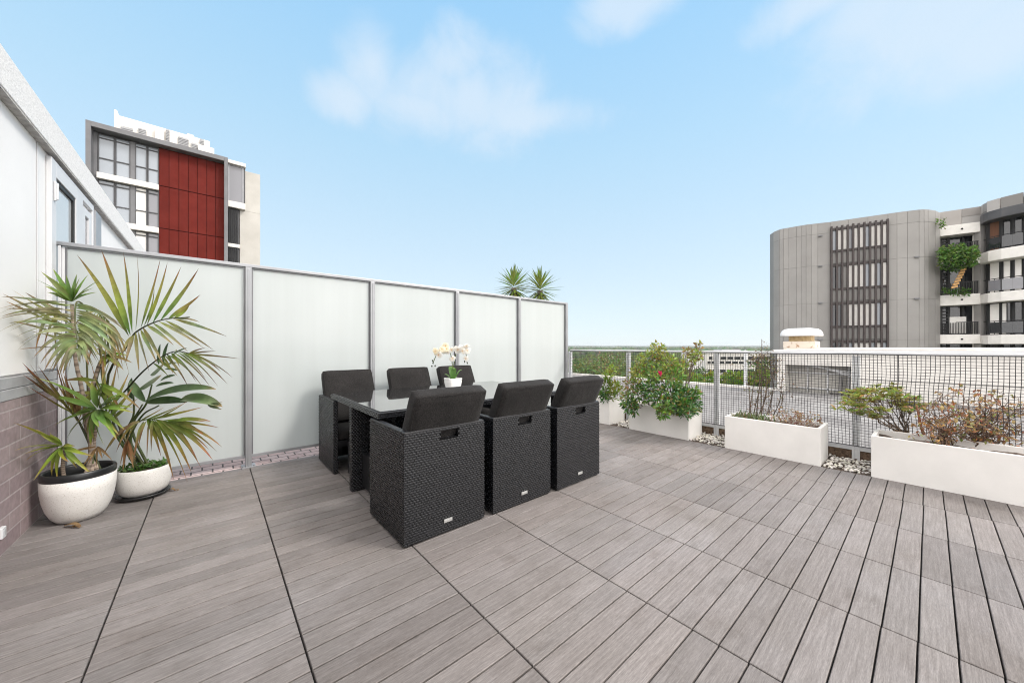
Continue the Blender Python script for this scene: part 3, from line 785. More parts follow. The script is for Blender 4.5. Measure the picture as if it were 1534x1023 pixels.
# frond 4 : right, arching and drooping
mb=MB(); stalk(mb,[base,Z2(380,620,2.74),Z2(440,520,2.72),Z2(520,440,2.72),Z2(590,402,2.70),Z2(650,408,2.68)],.008,.003,(.05,.06,.03))
fan(mb,[(560,415),(610,402),(650,410)],[(640,520),(690,522),(668,505),(715,520),(702,498),(742,520),(775,512),(760,495),(792,490),(752,470)],2.70,2.66,8,.017,[(0,jit(OLIVE,.2)),(.5,PALE),(.8,BRN),(1,BRN)])
for tx,ty in [(818,426),(700,388),(735,400)]:
    blade(mb,Z2(640,410,2.68),Z2(tx,ty,2.62),.012,stops=[(0,OLIVE),(.6,BRN),(1,BRN)],sag=.01)
fan(mb,[(600,402),(560,412),(520,440)],[(600,395),(612,455),(600,465),(590,478),(605,485),(585,500)],2.70,2.72,3,.016,[(0,DGREEN),(.7,OLIVE),(1,TAN)])
mb.build('frond',M['leaf'],palm,smooth=True)
# frond 5 : low right, bright green with orange ends
mb=MB(); stalk(mb,[base,Z2(412,700,2.70),Z2(440,655,2.64),Z2(500,632,2.58),Z2(575,640,2.52)],.008,.003,(.16,.20,.05))
S5=[(0,(.17,.24,.05)),(.5,(.22,.26,.06)),(.75,(.34,.24,.07)),(.9,(.42,.20,.09)),(1,BRN)]
fan(mb,[(500,632),(540,634),(580,642)],[(548,758),(560,742),(592,838),(578,790),(640,850),(652,812),(688,802),(672,770),(726,772),(712,735),(738,742),(700,690),(756,726),(720,640)],2.58,2.50,22,.026,S5)
fan(mb,[(440,655),(480,640),(520,632)],[(348,762),(372,728),(395,745),(420,742),(405,690),(452,790),(470,735),(500,772),(515,742)],2.64,2.56,16,.020,[(0,(.20,.24,.07)),(.4,(.34,.30,.12)),(.7,TAN),(1,BRN)])
fan(mb,[(470,640),(520,630),(575,640)],[(560,590),(620,580),(690,590),(640,568),(708,640),(745,660)],2.60,2.5,6,.016,S5)
mb.build('frond',M['leaf'],palm,smooth=True)
# dead basal leaves
mb=MB()
for tx,ty,w in [(425,790,.02),(440,775,.022),(418,810,.02),(455,800,.02),(462,770,.016),(408,790,.016)]:
    blade(mb,Z2(434,700,2.66),Z2(tx,ty,2.6),w,stops=[(0,BRN),(.4,(.40,.20,.10)),(1,TAN)],sag=.01,face=facing())
mb.build('dead_leaves',M['leaf'],palm,smooth=True)

# --- bird of paradise
bp=thing('bird_of_paradise',(p2.x+.03,p2.y,.205),'bird of paradise plant with broad dark paddle leaves on upright stalks behind the palm','plant')
def Q4(x,y,t): return PC(170+x/4.26,520+y/4.26,t)
mb=MB()
b2_=V((p2.x+.01,p2.y,.20))
for pts in ([b2_,Q4(85,640,2.78),Q4(110,500,2.78),Q4(185,365,2.76)],[b2_+V((.02,0,0)),Q4(120,520,2.80),Q4(210,360,2.80),Q4(245,240,2.8)],[b2_,Q4(110,600,2.76),Q4(180,440,2.75),Q4(290,372,2.72)],[b2_,Q4(90,560,2.8),Q4(130,420,2.82),Q4(120,215,2.82)]):
    stalk(mb,pts,.010,.005,(.10,.13,.045))
mb.build('stem',M['leaf'],bp,smooth=True)
def paddle(mb,a,b,w,bend,fold,stops,n=13,face=None,wm=.45):
    a,b=V(a),V(b); c=(a+b)*.5+Z*bend
    pts=[];ws=[];sd=[]
    fd=face or (-fw*.7+Z*.7)
    for k in range(n):
        s=k/(n-1); pts.append(a*(1-s)**2+c*2*s*(1-s)+b*s*s)
        ws.append(w*.5*max(.03,math.sin(PI*min(1,s**.8*.98+.02))**.65))
    for k in range(n):
        t=(pts[min(k+1,n-1)]-pts[max(k-1,0)]).normalized(); sd.append(t.cross(fd).normalized())
    mb.ribbon(pts,ws,sd,fold,colseq(stops,n))
DG=(.065,.12,.045); MG=(.11,.18,.07); LG=(.20,.26,.13)
mb=MB()
paddle(mb,Q4(165,262,2.78),Q4(305,180,2.74),.095,.015,-.3,[(0,MG),(.6,LG),(.85,(.28,.27,.12)),(1,TAN)])
paddle(mb,Q4(205,345,2.76),Q4(655,268,2.62),.080,.08,.5,[(0,MG),(.5,DG),(.9,MG),(.97,TAN),(1,TAN)])
paddle(mb,Q4(205,352,2.76),Q4(470,350,2.66),.060,.04,-.35,[(0,MG),(.5,DG),(1,DG)],face=(-fw*.9+Z*.3))
paddle(mb,Q4(430,335,2.70),Q4(695,380,2.58),.085,.05,.5,[(0,LG),(.5,MG),(.85,LG),(1,TAN)])
for k in range(5): blade(mb,Q4(600,370,2.6),Q4(690+rl.uniform(-10,8),350+k*12,2.58),.016,stops=[(0,MG),(.7,LG),(1,TAN)])
paddle(mb,Q4(235,175,2.80),Q4(330,90,2.76),.075,.0,-.4,[(0,MG),(.6,LG),(1,TAN)])
paddle(mb,Q4(120,330,2.82),Q4(118,195,2.80),.06,.0,.4,[(0,DG),(1,DG)])
paddle(mb,Q4(110,215,2.80),Q4(205,350,2.76),.055,-.02,.5,[(0,LG),(.3,MG),(1,DG)])
for a,b,w in (((290,110),(300,-20),.035),((320,100),(352,-30),.045),((365,60),(470,5),.03),((330,120),(405,100),.025),((330,140),(410,150),.022),((300,215),(395,180),.04),((270,250),(385,228),.035)):
    paddle(mb,Q4(*a,2.80),Q4(*b,2.78),w,.01,.4,[(0,MG),(.6,DG),(1,DG)])
mb.build('leaves',M['gloss_leaf'],bp,smooth=True)

# --- low ground cover in the small pot
gc=thing('ground_cover',(p2.x,p2.y,.205),'low bright green leafy cover spilling over the edge of the smaller pot','plant')
mb=MB()
for k in range(230):
    a=rl.uniform(0,6.28); r=.135*math.sqrt(rl.random()); p=V((p2.x+r*math.cos(a),p2.y+r*math.sin(a),.205+rl.uniform(.0,.035)))
    d=V((rl.uniform(-1,1),rl.uniform(-1,1),rl.uniform(.1,.8))).normalized()
    paddle(mb,p,p+d*rl.uniform(.02,.035),.02,.004,.2,[(0,jit((.07,.15,.03),.3)),(1,jit((.11,.22,.05),.3))],n=5,face=V((rl.uniform(-.4,.4),rl.uniform(-.4,.4),1)))
mb.build('leaves',M['leaf'],gc,smooth=True)

# --- dracaena with ringed canes in the large pot
dr=thing('dracaena',(p1.x,p1.y,.245),'dracaena with pale ringed canes and spiky green rosettes in the larger black rimmed pot','plant')
def Q3(x,y,t): return PC(20+x/4.65,520+y/4.65,t)
def cane(pts,r0,r1,name='cane'):
    mb=MB(); q=curve3(pts,60); m=len(q); rs=[];cs=[]
    for k in range(m):
        ring=(k%3==0); rs.append((r0+(r1-r0)*k/(m-1))*(1.10 if ring else 1.0)); cs.append((.55,.5,.46) if ring else (1.25,1.15,1.05))
    mb.tube(q,rs,10,cols=cs); mb.build(name,M['bark'],dr,smooth=True)
s0=V((p1.x,p1.y,.24))
cane([s0+rt*.03,Q3(540,720,2.45),Q3(500,420,2.44),Q3(470,260,2.42),Q3(430,60,2.40),Z2(245,240,2.40)],.0125,.0085)
cane([s0+rt*.07,Q3(555,760,2.47),Q3(510,560,2.47),Q3(500,400,2.47),Q3(560,240,2.50),Q3(600,120,2.52),Q3(640,60,2.52)],.0125,.009)
cane([s0+rt*.09+fw*.03,Q3(560,700,2.5),Q3(575,560,2.46),Q3(588,440,2.44)],.0115,.009)
cane([s0-rt*.06-fw*.03,Q3(345,850,2.34),Q3(350,760,2.33),Q3(350,690,2.33)],.011,.008)
def rosette(c,tips,t,stops,w,name='leaves'):
    mb=MB()
    for tx,ty in tips:
        b=Q3(tx,ty,t+rl.uniform(-.10,.05)); a=c+(b-c)*.03
        L=(b-a).length
        blade(mb,a,b,w*rl.uniform(.8,1.2),ctrl=(a+b)*.5+Z*L*rl.uniform(.04,.16)-fw*rl.uniform(0,.05),stops=[(p,jit(q,.2)) for p,q in stops],face=(Z*.8-fw*.6+rt*rl.uniform(-.3,.3)))
    mb.build(name,M['gloss_leaf'],dr,smooth=True)
SG=[(0,(.12,.19,.05)),(.6,GREEN),(.9,OLIVE),(1,TAN)]
rosette(Q3(590,430,2.42),[(545,235),(655,225),(690,45),(790,312),(840,420),(838,455),(778,578),(735,612),(722,645),(640,690),(570,650),(515,610),(362,655),(378,604),(278,552),(120,205),(250,330),(700,380),(812,335),(600,560),(540,690),(680,570),(470,560),(420,470)],2.42,SG,.030)
rosette(Q3(345,685,2.33),[(0,526),(3,722),(78,742),(140,930),(312,938),(442,842),(562,895),(558,758),(160,572),(85,790),(260,590),(190,850),(430,690),(270,900),(390,800),(120,690),(210,720)],2.33,[(0,(.17,.23,.05)),(.45,(.24,.30,.05)),(.75,YEL),(.92,(.42,.24,.10)),(1,TAN)],.024)
# upper tufts
mb=MB()
c=Z2(246,232,2.40)
for tx,ty in [(140,130),(180,120),(225,140),(300,140),(262,138),(120,155),(152,178),(172,150),(200,172),(210,160),(232,205),(272,150),(252,172),(340,158),(318,185),(185,212),(300,205),(278,178),(160,200),(330,200)]:
    b=Z2(tx,ty,2.40+rl.uniform(-.05,.05)); blade(mb,c,b,.026,stops=[(0,jit(GREEN,.2)),(.8,jit(GREEN,.3)),(1,OLIVE)],ctrl=(c+b)*.5+Z*.02,face=(Z*.7-fw*.7))
c=Q3(640,55,2.52)
for tx,ty in [(560,60),(740,150),(690,100),(800,60),(830,110),(760,30),(600,130),(770,160),(700,10),(570,10),(640,150)]:
    b=Q3(tx,ty,2.5+rl.uniform(-.06,.06)); blade(mb,c,b,.024,stops=[(0,jit(GREEN,.2)),(.7,jit(OLIVE,.3)),(1,TAN)],ctrl=(c+b)*.5+Z*.02,face=(Z*.7-fw*.7))
mb.build('leaves',M['gloss_leaf'],dr,smooth=True)
# dry skirt leaves
mb=MB()
for tx,ty in [(400,330),(440,350),(380,260),(350,190),(300,250),(425,420),(460,330),(330,300)]:
    blade(mb,Q3(455,470,2.45),Q3(tx,ty,2.43),.022,stops=[(0,BRN),(.4,TAN),(1,TAN)],sag=.01,face=facing())
for tx,ty in [(330,750),(620,780),(520,820),(690,790),(580,840),(470,850)]:
    blade(mb,Q3(590,690,2.42),Q3(tx,ty,2.38),.014,stops=[(0,BRN),(.5,TAN),(1,TAN)],sag=.01,face=facing())
mb.build('dead_leaves',M['leaf'],dr,smooth=True)

# fallen leaves
for (x,y,lab,ln,w) in ((112,789,'curled dry brown leaf lying on the deck in front of the larger pot',.11,.03),(259,735,'small dry leaf on the deck right of the smaller pot',.05,.02)):
    g=P(x,y,CAMH*FPX/(y-HY)); g.z=.004
    mb=MB(); paddle(mb,g-rt*ln*.6,g+rt*ln*.5-fw*.01,w,.03,.5,[(0,BRN),(.6,TAN),(1,BRN)],face=Z)
    for k in range(3): paddle(mb,g+rt*rl.uniform(-.02,.04),g+rt*rl.uniform(.0,.06)-fw*rl.uniform(.0,.03),w*.6,.02,.4,[(0,TAN),(1,BRN)],face=Z)
    o=mb.build('dry_leaf',M['leaf'],smooth=True); tag(o,lab,'leaf')

# ================================================================= PLANTERS
FX0=4.445
PL=[(3.03,3.42,'short square white planter box behind the dining set, nearest the glass screen'),
    (1.90,2.71,'white trough planter holding the big green bush with a pink bloom'),
    (.67,1.50,'white trough planter holding thin bare twigs, second from the right'),
    (-.92,.33,'longest white trough planter at the right edge, holding the dried shrub')]
PZ=.362; dep=.40
for y0,y1,lab in PL:
    t=thing('planter_box',(FX0+dep/2,(y0+y1)/2,0),lab,'planter')
    x0,x1=FX0,FX0+dep; th=.028
    mb=MB(); b0=-.004
    mb.box(x0,x0+th,y0,y1,b0,PZ); mb.box(x1-th,x1,y0,y1,b0,PZ); mb.box(x0+th-.0005,x1-th+.0005,y0+.0003,y0+th,b0,PZ-.0004); mb.box(x0+th-.0005,x1-th+.0005,y1-th,y1-.0003,b0,PZ-.0004)
    mb.build('box',M['planter'],t,bevel=.004)
    mb=MB(); n=24
    sx=.31
    ids=[]
    for i in range(9):
        row=[]
        for j in range(n+1):
            X=x0+th+(dep-2*th)*i/8; Y=y0+th+(y1-y0-2*th)*j/n
            row.append(mb.vert((X,Y,sx+.02*noise.noise(V((X*9,Y*9,1)))+.012*noise.noise(V((X*40,Y*40,3))))))
        ids.append(row)
    for i in range(8):
        for j in range(n): mb.face(ids[i][j],ids[i+1][j],ids[i+1][j+1],ids[i][j+1])
    mb.build('soil',M['soil'],t,smooth=True)

def leafq(mb,p,d,L,w,c,up=None,fold=.25):
    """small pointed leaf: two folded halves"""
    d=V(d).normalized(); u=V(up) if up is not None else V((rl.uniform(-1,1),rl.uniform(-1,1),rl.uniform(.2,1)))
    s=d.cross(u)
    if s.length<1e-3: s=d.orthogonal()
    s.normalize(); nrm=s.cross(d)
    a=mb.vert(p,c); m=mb.vert(p+d*L*.5-nrm*fold*w*.5,c); e=mb.vert(p+d*L-nrm*L*.12,tuple(x*1.08 for x in c))
    l=mb.vert(p+d*L*.48-s*w*.5,c); r=mb.vert(p+d*L*.48+s*w*.5,c)
    mb.face(a,m,l); mb.face(a,r,m); mb.face(l,m,e); mb.face(m,r,e)
def twig(mb,a,b,r0,r1,c,wob=.15,n=7):
    a,b=V(a),V(b); L=(b-a).length; pts=[a]
    for k in range(1,n):
        s=k/(n-1); pts.append(a+(b-a)*s+V((rl.uniform(-1,1),rl.uniform(-1,1),rl.uniform(-1,1)))*L*wob*.12*math.sin(PI*s)*1.3)
    mb.col=c; mb.tube(pts,[r0+(r1-r0)*k/(n-1) for k in range(n)],5); return pts

# --- bush in planter 2
bush=thing('shrub',(4.66,2.30,.30),'large leafy green bush with one pink bloom, standing above the mesh fence rail','shrub')
tw=MB(); lf=MB()
roots=[V((4.66,2.28,.30)),V((4.66,2.12,.30)),V((4.62,2.5,.30))]
# clumps: (px,py, t, radius, colour key, count)
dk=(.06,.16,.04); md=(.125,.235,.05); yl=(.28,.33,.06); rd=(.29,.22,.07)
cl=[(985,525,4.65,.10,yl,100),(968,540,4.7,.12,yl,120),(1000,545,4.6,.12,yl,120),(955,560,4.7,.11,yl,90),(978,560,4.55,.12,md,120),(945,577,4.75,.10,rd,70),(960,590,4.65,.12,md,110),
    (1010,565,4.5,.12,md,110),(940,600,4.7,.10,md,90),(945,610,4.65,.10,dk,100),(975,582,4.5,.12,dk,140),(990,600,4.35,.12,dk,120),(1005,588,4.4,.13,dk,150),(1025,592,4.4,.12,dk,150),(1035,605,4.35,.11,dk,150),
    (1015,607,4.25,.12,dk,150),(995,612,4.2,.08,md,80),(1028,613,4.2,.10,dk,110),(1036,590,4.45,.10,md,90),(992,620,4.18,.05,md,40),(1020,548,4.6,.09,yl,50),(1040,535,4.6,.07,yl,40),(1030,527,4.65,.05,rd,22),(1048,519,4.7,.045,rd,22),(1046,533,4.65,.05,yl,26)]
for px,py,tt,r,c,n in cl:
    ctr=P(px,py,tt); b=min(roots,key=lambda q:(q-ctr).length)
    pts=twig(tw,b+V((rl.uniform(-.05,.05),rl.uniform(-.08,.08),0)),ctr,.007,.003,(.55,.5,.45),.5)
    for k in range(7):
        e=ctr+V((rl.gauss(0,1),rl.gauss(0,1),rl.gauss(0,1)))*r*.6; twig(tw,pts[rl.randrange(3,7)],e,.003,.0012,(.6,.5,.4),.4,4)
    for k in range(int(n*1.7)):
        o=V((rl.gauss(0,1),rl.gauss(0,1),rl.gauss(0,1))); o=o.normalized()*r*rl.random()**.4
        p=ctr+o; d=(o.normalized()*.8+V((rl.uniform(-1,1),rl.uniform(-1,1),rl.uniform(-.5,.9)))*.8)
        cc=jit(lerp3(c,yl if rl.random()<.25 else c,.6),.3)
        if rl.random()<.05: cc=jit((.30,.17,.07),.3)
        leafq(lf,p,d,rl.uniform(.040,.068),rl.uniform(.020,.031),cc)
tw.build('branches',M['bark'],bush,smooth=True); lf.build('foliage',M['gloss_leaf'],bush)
mb=MB(); c=P(988.5,559,4.42)
for k in range(16):
    d=V((rl.gauss(0,1),rl.gauss(0,1),rl.gauss(0,1))).normalized()
    paddle(mb,c,c+(d-fw*.4)*.026+Z*rl.uniform(-.02,.02),.026,.0,.2,[(0,(.55,.02,.10)),(1,(.75,.06,.18))],n=5,face=-fw)
mb.build('bloom',M['petal'],bush,smooth=True)

# --- upright shrub in planter 1
sh=thing('shrub',(4.66,3.22,.30),'small upright yellow green shrub growing in the short square planter','shrub')
tw=MB(); lf=MB(); r0=V((4.66,3.22,.30))
for px,py,tt,r,c,n in [(912,562,5.35,.06,yl,60),(918,552,5.35,.035,yl,30),(908,575,5.3,.08,(.14,.19,.035),90),(920,578,5.3,.07,yl,70),(904,588,5.3,.07,md,80),(915,592,5.2,.08,(.14,.19,.035),80),(925,585,5.3,.06,yl,60),(906,597,5.25,.06,dk,60),(895,590,5.4,.06,md,50)]:
    ctr=P(px,py,tt); pts=twig(tw,r0+V((rl.uniform(-.04,.04),rl.uniform(-.04,.04),0)),ctr,.006,.002,(.6,.55,.5),.4)
    for k in range(n):
        o=V((rl.gauss(0,1),rl.gauss(0,1),rl.gauss(0,1))).normalized()*r*rl.random()**.5
        leafq(lf,ctr+o,o.normalized()+V((rl.uniform(-.6,.6),rl.uniform(-.6,.6),rl.uniform(.1,1.2))),rl.uniform(.05,.08),rl.uniform(.017,.026),jit(c,.3))
tw.build('branches',M['bark'],sh,smooth=True); lf.build('foliage',M['leaf'],sh)

# --- bare twiggy plant in planter 3
bt=thing('twiggy_shrub',(4.66,1.15,.30),'sparse leggy shrub of thin bare stems reaching just above the fence','shrub')
tw=MB(); lf=MB()
st=[((1122,622),(1130,570),(1138,530)),((1128,624),(1140,575),(1152,540)),((1140,625),(1150,580),(1165,548)),((1147,628),(1157,590),(1162,545)),((1133,622),(1138,560),(1128,532)),((1150,630),(1158,580),(1150,528)),((1140,622),(1141,560),(1141,508)),((1125,622),(1122,580),(1124,545)),((1155,630),(1168,600),(1172,560)),((1160,632),(1172,600),(1168,575)),((1136,623),(1148,590),(1146,540))]
TT=4.08
for q in st:
    pts=[P(q[0][0],q[0][1],TT-.05)-Z*.09]+[P(x,y,TT+rl.uniform(-.06,.1)) for x,y in q]
    cv=curve3(pts,18); m=len(cv); tw.col=(.42,.36,.32); tw.tube(cv,[.0075+(.0024-.0075)*k/(m-1) for k in range(m)],5)
    for k in range(7,m):
        for _ in range(2):
            if rl.random()<.75:
                e=cv[k]+V((rl.gauss(0,1),rl.gauss(0,1),rl.gauss(.2,1)))*.05; twig(tw,cv[k],e,.002,.001,(.5,.42,.38),.5,4)
                for _ in range(3 if k>m-9 else 1):
                    leafq(lf,e+V((rl.uniform(-.02,.02),rl.uniform(-.02,.02),rl.uniform(-.02,.02))),V((rl.uniform(-1,1),rl.uniform(-1,1),rl.uniform(-.4,1))),rl.uniform(.02,.035),rl.uniform(.008,.013),jit(rl.choice([(.20,.19,.05),(.26,.19,.06),(.13,.14,.05),(.25,.14,.07)]),.25))
for px,py,tt,n,r in ((1142,534,4.1,60,.10),(1160,540,4.1,40,.07),(1160,556,4.05,50,.09),(1128,540,4.1,25,.06)):
    for k in range(n):
        o=V((rl.gauss(0,1),rl.gauss(0,1),rl.gauss(0,.6))).normalized()*r*rl.random()**.5
        leafq(lf,P(px,py,tt)+o,V((rl.uniform(-1,1),rl.uniform(-1,1),rl.uniform(-.4,1))),rl.uniform(.018,.032),rl.uniform(.008,.012),jit(rl.choice([(.20,.19,.05),(.28,.20,.06),(.12,.13,.06),(.25,.15,.08)]),.25))
    for k in range(10):
        o=V((rl.gauss(0,1),rl.gauss(0,1),rl.gauss(0,1)))*r*.7; twig(tw,P(px,py,tt)+o,P(px,py,tt)-o*.7,.0016,.001,(.4,.34,.3),.6,4)
tw.build('stems',M['bark'],bt,smooth=True); lf.build('leaves',M['leaf'],bt)
lw=thing('low_plant',(4.62,1.30,.30),'low grey green tufts along the left half of the third planter','plant')
mb=MB()
for k in range(110):
    y=1.46-abs(rl.gauss(0,.22)); x=rl.uniform(4.50,4.80); p=V((x,max(.75,y),.305))
    blade(mb,p,p+V((rl.uniform(-.05,.05),rl.uniform(-.06,.06),rl.uniform(.04,.13))),.012,sag=.01,stops=[(0,jit((.10,.13,.05),.3)),(1,jit(rl.choice([(.22,.26,.15),(.30,.26,.14),(.16,.22,.10)]),.3))],n=5,face=facing())
mb.build('leaves',M['leaf'],lw,smooth=True)
dw=thing('dried_plant',(4.62,.88,.30),'dead brown stubble of a dried plant at the right end of the third planter','plant')
mb=MB(); tw=MB()
for k in range(80):
    p=V((rl.uniform(4.50,4.80),rl.uniform(.74,1.08),.305)); q=p+V((rl.uniform(-.06,.06),rl.uniform(-.06,.06),rl.uniform(.05,.17)))
    twig(tw,p,q,.0018,.001,(.75,.5,.38),.8,4)
    for _ in range(3): leafq(mb,q+V((rl.uniform(-.02,.02),)*3),V((rl.uniform(-1,1),rl.uniform(-1,1),rl.uniform(-1,.5))),.028,.014,jit(rl.choice([TAN,(.30,.17,.10),(.36,.24,.16)]),.25))
tw.build('stems',M['bark'],dw); mb.build('leaves',M['leaf'],dw)

# --- planter 4
gsb=thing('shrub',(4.66,.12,.30),'low spreading olive green shrub at the left end of the longest planter','shrub')
tw=MB(); lf=MB()
r0=P(1358,655,3.35); r0.z=.30
for px,py,tt in [(1268,605,3.3),(1280,590,3.35),(1300,588,3.3),(1290,608,3.25),(1310,600,3.3),(1325,592,3.35),(1275,598,3.2),(1300,620,3.25),(1318,618,3.2),(1345,583,3.4),(1335,590,3.3),(1360,597,3.4),(1370,610,3.35),(1350,612,3.3),(1345,600,3.45),(1366,603,3.3),(1285,600,3.4),(1308,585,3.45)]:
    ctr=P(px,py,tt); pts=twig(tw,r0+V((rl.uniform(-.02,.02),rl.uniform(-.03,.03),0)),ctr,.006,.002,(.6,.5,.4),.35,8)
    for s in range(8):
        c2=ctr+V((rl.gauss(0,1),rl.gauss(0,1),rl.gauss(0,.6)))*.035
        twig(tw,pts[-3],c2,.002,.001,(.6,.5,.4),.3,4)
        for k in range(9):
            a=rl.uniform(0,6.28); d=V((math.cos(a),math.sin(a),rl.uniform(-.1,.9)))
            leafq(lf,c2,d,rl.uniform(.045,.070),rl.uniform(.013,.020),jit(rl.choice([(.27,.33,.07),(.35,.38,.08),(.22,.28,.07),(.38,.33,.12)] if k<8 else [(.36,.25,.1)]),.25))
tw.build('branches',M['bark'],gsb,smooth=True); lf.build('foliage',M['leaf'],gsb)
stk=thing('dead_stick',(4.62,-.12,.30),'single rust brown dead stalk standing between the green shrub and the dried shrub','stick')
mb=MB(); mb.col=(1.1,.55,.35)
b=P(1390,655,3.15); b.z=.30
mb.tube(curve3([b,P(1380,640,3.15),P(1376,620,3.15),P(1373,607,3.15)],12),[.014,.012,.011,.011,.010,.010,.009,.008,.008,.007,.007,.006,.006][:len(curve3([b,b,b,b],12))],7)
mb.build('stalk',M['bark'],stk,smooth=True)
mb=MB()
for k in range(14): leafq(mb,P(1378+rl.uniform(-5,5),610+rl.uniform(0,40),3.15),V((rl.uniform(-1,1),rl.uniform(-1,1),rl.uniform(-1,.2))),.04,.016,jit(RED,.3))
mb.build('leaves',M['leaf'],stk)
dsb=thing('dried_shrub',(4.62,-.35,.30),'dried shrub with tangled branches and curled orange brown leaves in the longest planter','shrub')
tw=MB(); lf=MB()
r0=P(1458,668,2.95); r0.z=.29
ends=[(1395,618),(1400,600),(1412,590),(1425,612),(1440,590),(1447,600),(1460,622),(1470,640),(1476,592),(1500,610),(1505,590),(1490,640),(1478,655),(1520,640),(1530,620),(1410,640),(1425,650),(1415,628),(1440,640),(1515,655),(1545,630),(1550,600),(1388,640),(1392,628),(1400,650),(1405,608),(1420,600),(1385,615),(1432,605),(1465,600),(1485,615),(1495,625),(1512,600),(1525,605),(1538,645),(1535,610),(1470,612)]
for px,py in ends:
    tt=2.95+rl.uniform(-.14,.14); e=P(px,py,tt)
    q0=r0+V((rl.uniform(-.03,.03),rl.uniform(-.06,.06),0)) if px>1425 else P(1418,662,3.05)*1; q0.z=.29
    pts=twig(tw,q0,e,.006,.002,(.55,.42,.34),.9,9)
    for k in range(7):
        q=pts[rl.randrange(3,9)]; e2=q+V((rl.gauss(0,1),rl.gauss(0,1),rl.gauss(.2,.8)))*.06
        p2_=twig(tw,q,e2,.0026,.001,(.6,.45,.38),.9,5)
        for _ in range(2):
            e3=p2_[rl.randrange(2,5)]+V((rl.gauss(0,1),rl.gauss(0,1),rl.gauss(0,1)))*.03; twig(tw,p2_[2],e3,.0015,.0008,(.7,.5,.4),.6,4)
        for _ in range(rl.choice([2,3,4,5])):
            c=jit(rl.choice([(.46,.26,.12),(.54,.35,.16),(.36,.18,.08),(.44,.21,.11),(.56,.42,.20),(.26,.26,.08)]),.25)
            d=V((rl.uniform(-1,1),rl.uniform(-1,1),rl.uniform(-1.2,.4)))
            leafq(lf,e2+V((rl.uniform(-.012,.012),rl.uniform(-.012,.012),rl.uniform(-.01,.01))),d,rl.uniform(.024,.046),rl.uniform(.013,.024),c,fold=rl.uniform(-.6,.6))
for px,py in ((1411,611),(1458,625),(1432,630),(1519,632),(1470,597)):
    c=P(px,py,2.9); 
    pts=[c+(rt*math.cos(a)+Z*math.sin(a))*.019 for a in [2*PI*k/10 for k in range(10)]]
    ii=[lf.vert(p,(.62,.46,.20)) for p in pts]; cc=lf.vert(c-fw*.004,(.66,.5,.24))
    for k in range(10): lf.face(cc,ii[k],ii[(k+1)%10])
tw.build('branches',M['bark'],dsb,smooth=True); lf.build('leaves',M['leaf'],dsb)

# ================================================================= MESH FENCE
FXF=4.945
fn=thing('mesh_fence',(FXF,1.5,0),'low galvanised balustrade hung with black mesh netting behind the white planters','fence')
for y in (4.205,3.03,1.765,.473,-.82,-2.1):
    mb=MB()
    for dy in (-.020,.020): mb.box(FXF-.012,FXF+.03,y+dy-.009,y+dy+.009,-.02,1.062)
    mb.box(FXF-.006,FXF+.02,y-.0108,y+.0108,.02,1.05)
    p=mb.build('post',M['galv'],fn,bevel=.002)
    mb=MB(); mb.box(FXF-.04,FXF+.055,y-.05,y+.05,-.021,-.010); mb.build('base_plate',M['galv'],p,bevel=.002)
mb=MB(); mb.box(FXF-.020,FXF+.026,-2.2,4.19,1.066,1.096); mb.build('top_rail',M['galv'],fn,bevel=.006)
mb=MB(); mb.box(FXF-.008,FXF+.022,-2.2,4.19,.105,.145); mb.build('bottom_rail',M['galv'],fn,bevel=.003)
mb=MB(); NX=FXF-.036; y0,y1=-1.75,4.17; zb,zt=.155,1.075
def npos(y,z):
    q=(z-zb)/(zt-zb); e=math.sin(PI*min(1,max(0,q)))
    wv=.016*noise.noise(V((y*1.1,z*2.2,0)))+.006*noise.noise(V((y*5,z*4,7)))
    sag=.010*noise.noise(V((y*.9,3,z*2)))
    return V((NX+.012*e*noise.noise(V((y*.8,z*1.5,9))), y+wv*(.25+e), z+sag*(.3+e)-.006*abs(math.sin((y-.473)*PI/1.28))*(q>.9)))
y=y0
while y<y1:
    mb.tube([npos(y,zb+(zt-zb)*k/26) for k in range(27)],.0021,4,cap=False); y+=.0276
z=zb
nz_=34
for r in range(nz_+1):
    z=zb+(zt-zb)*r/nz_; rad_=.0018 if 0<r<nz_ else .005
    mb.tube([npos(y0+(y1-y0)*k/190,z) for k in range(191)],rad_,4,cap=False)
mb.build('netting',M['net'],fn)
# lower rodent screen with trapped debris behind
mb=MB()
mb.box(FXF+.004,FXF+.012,-2.2,4.19,-.01,.104); mb.build('kick_strip',M['mesh_rust'],fn)

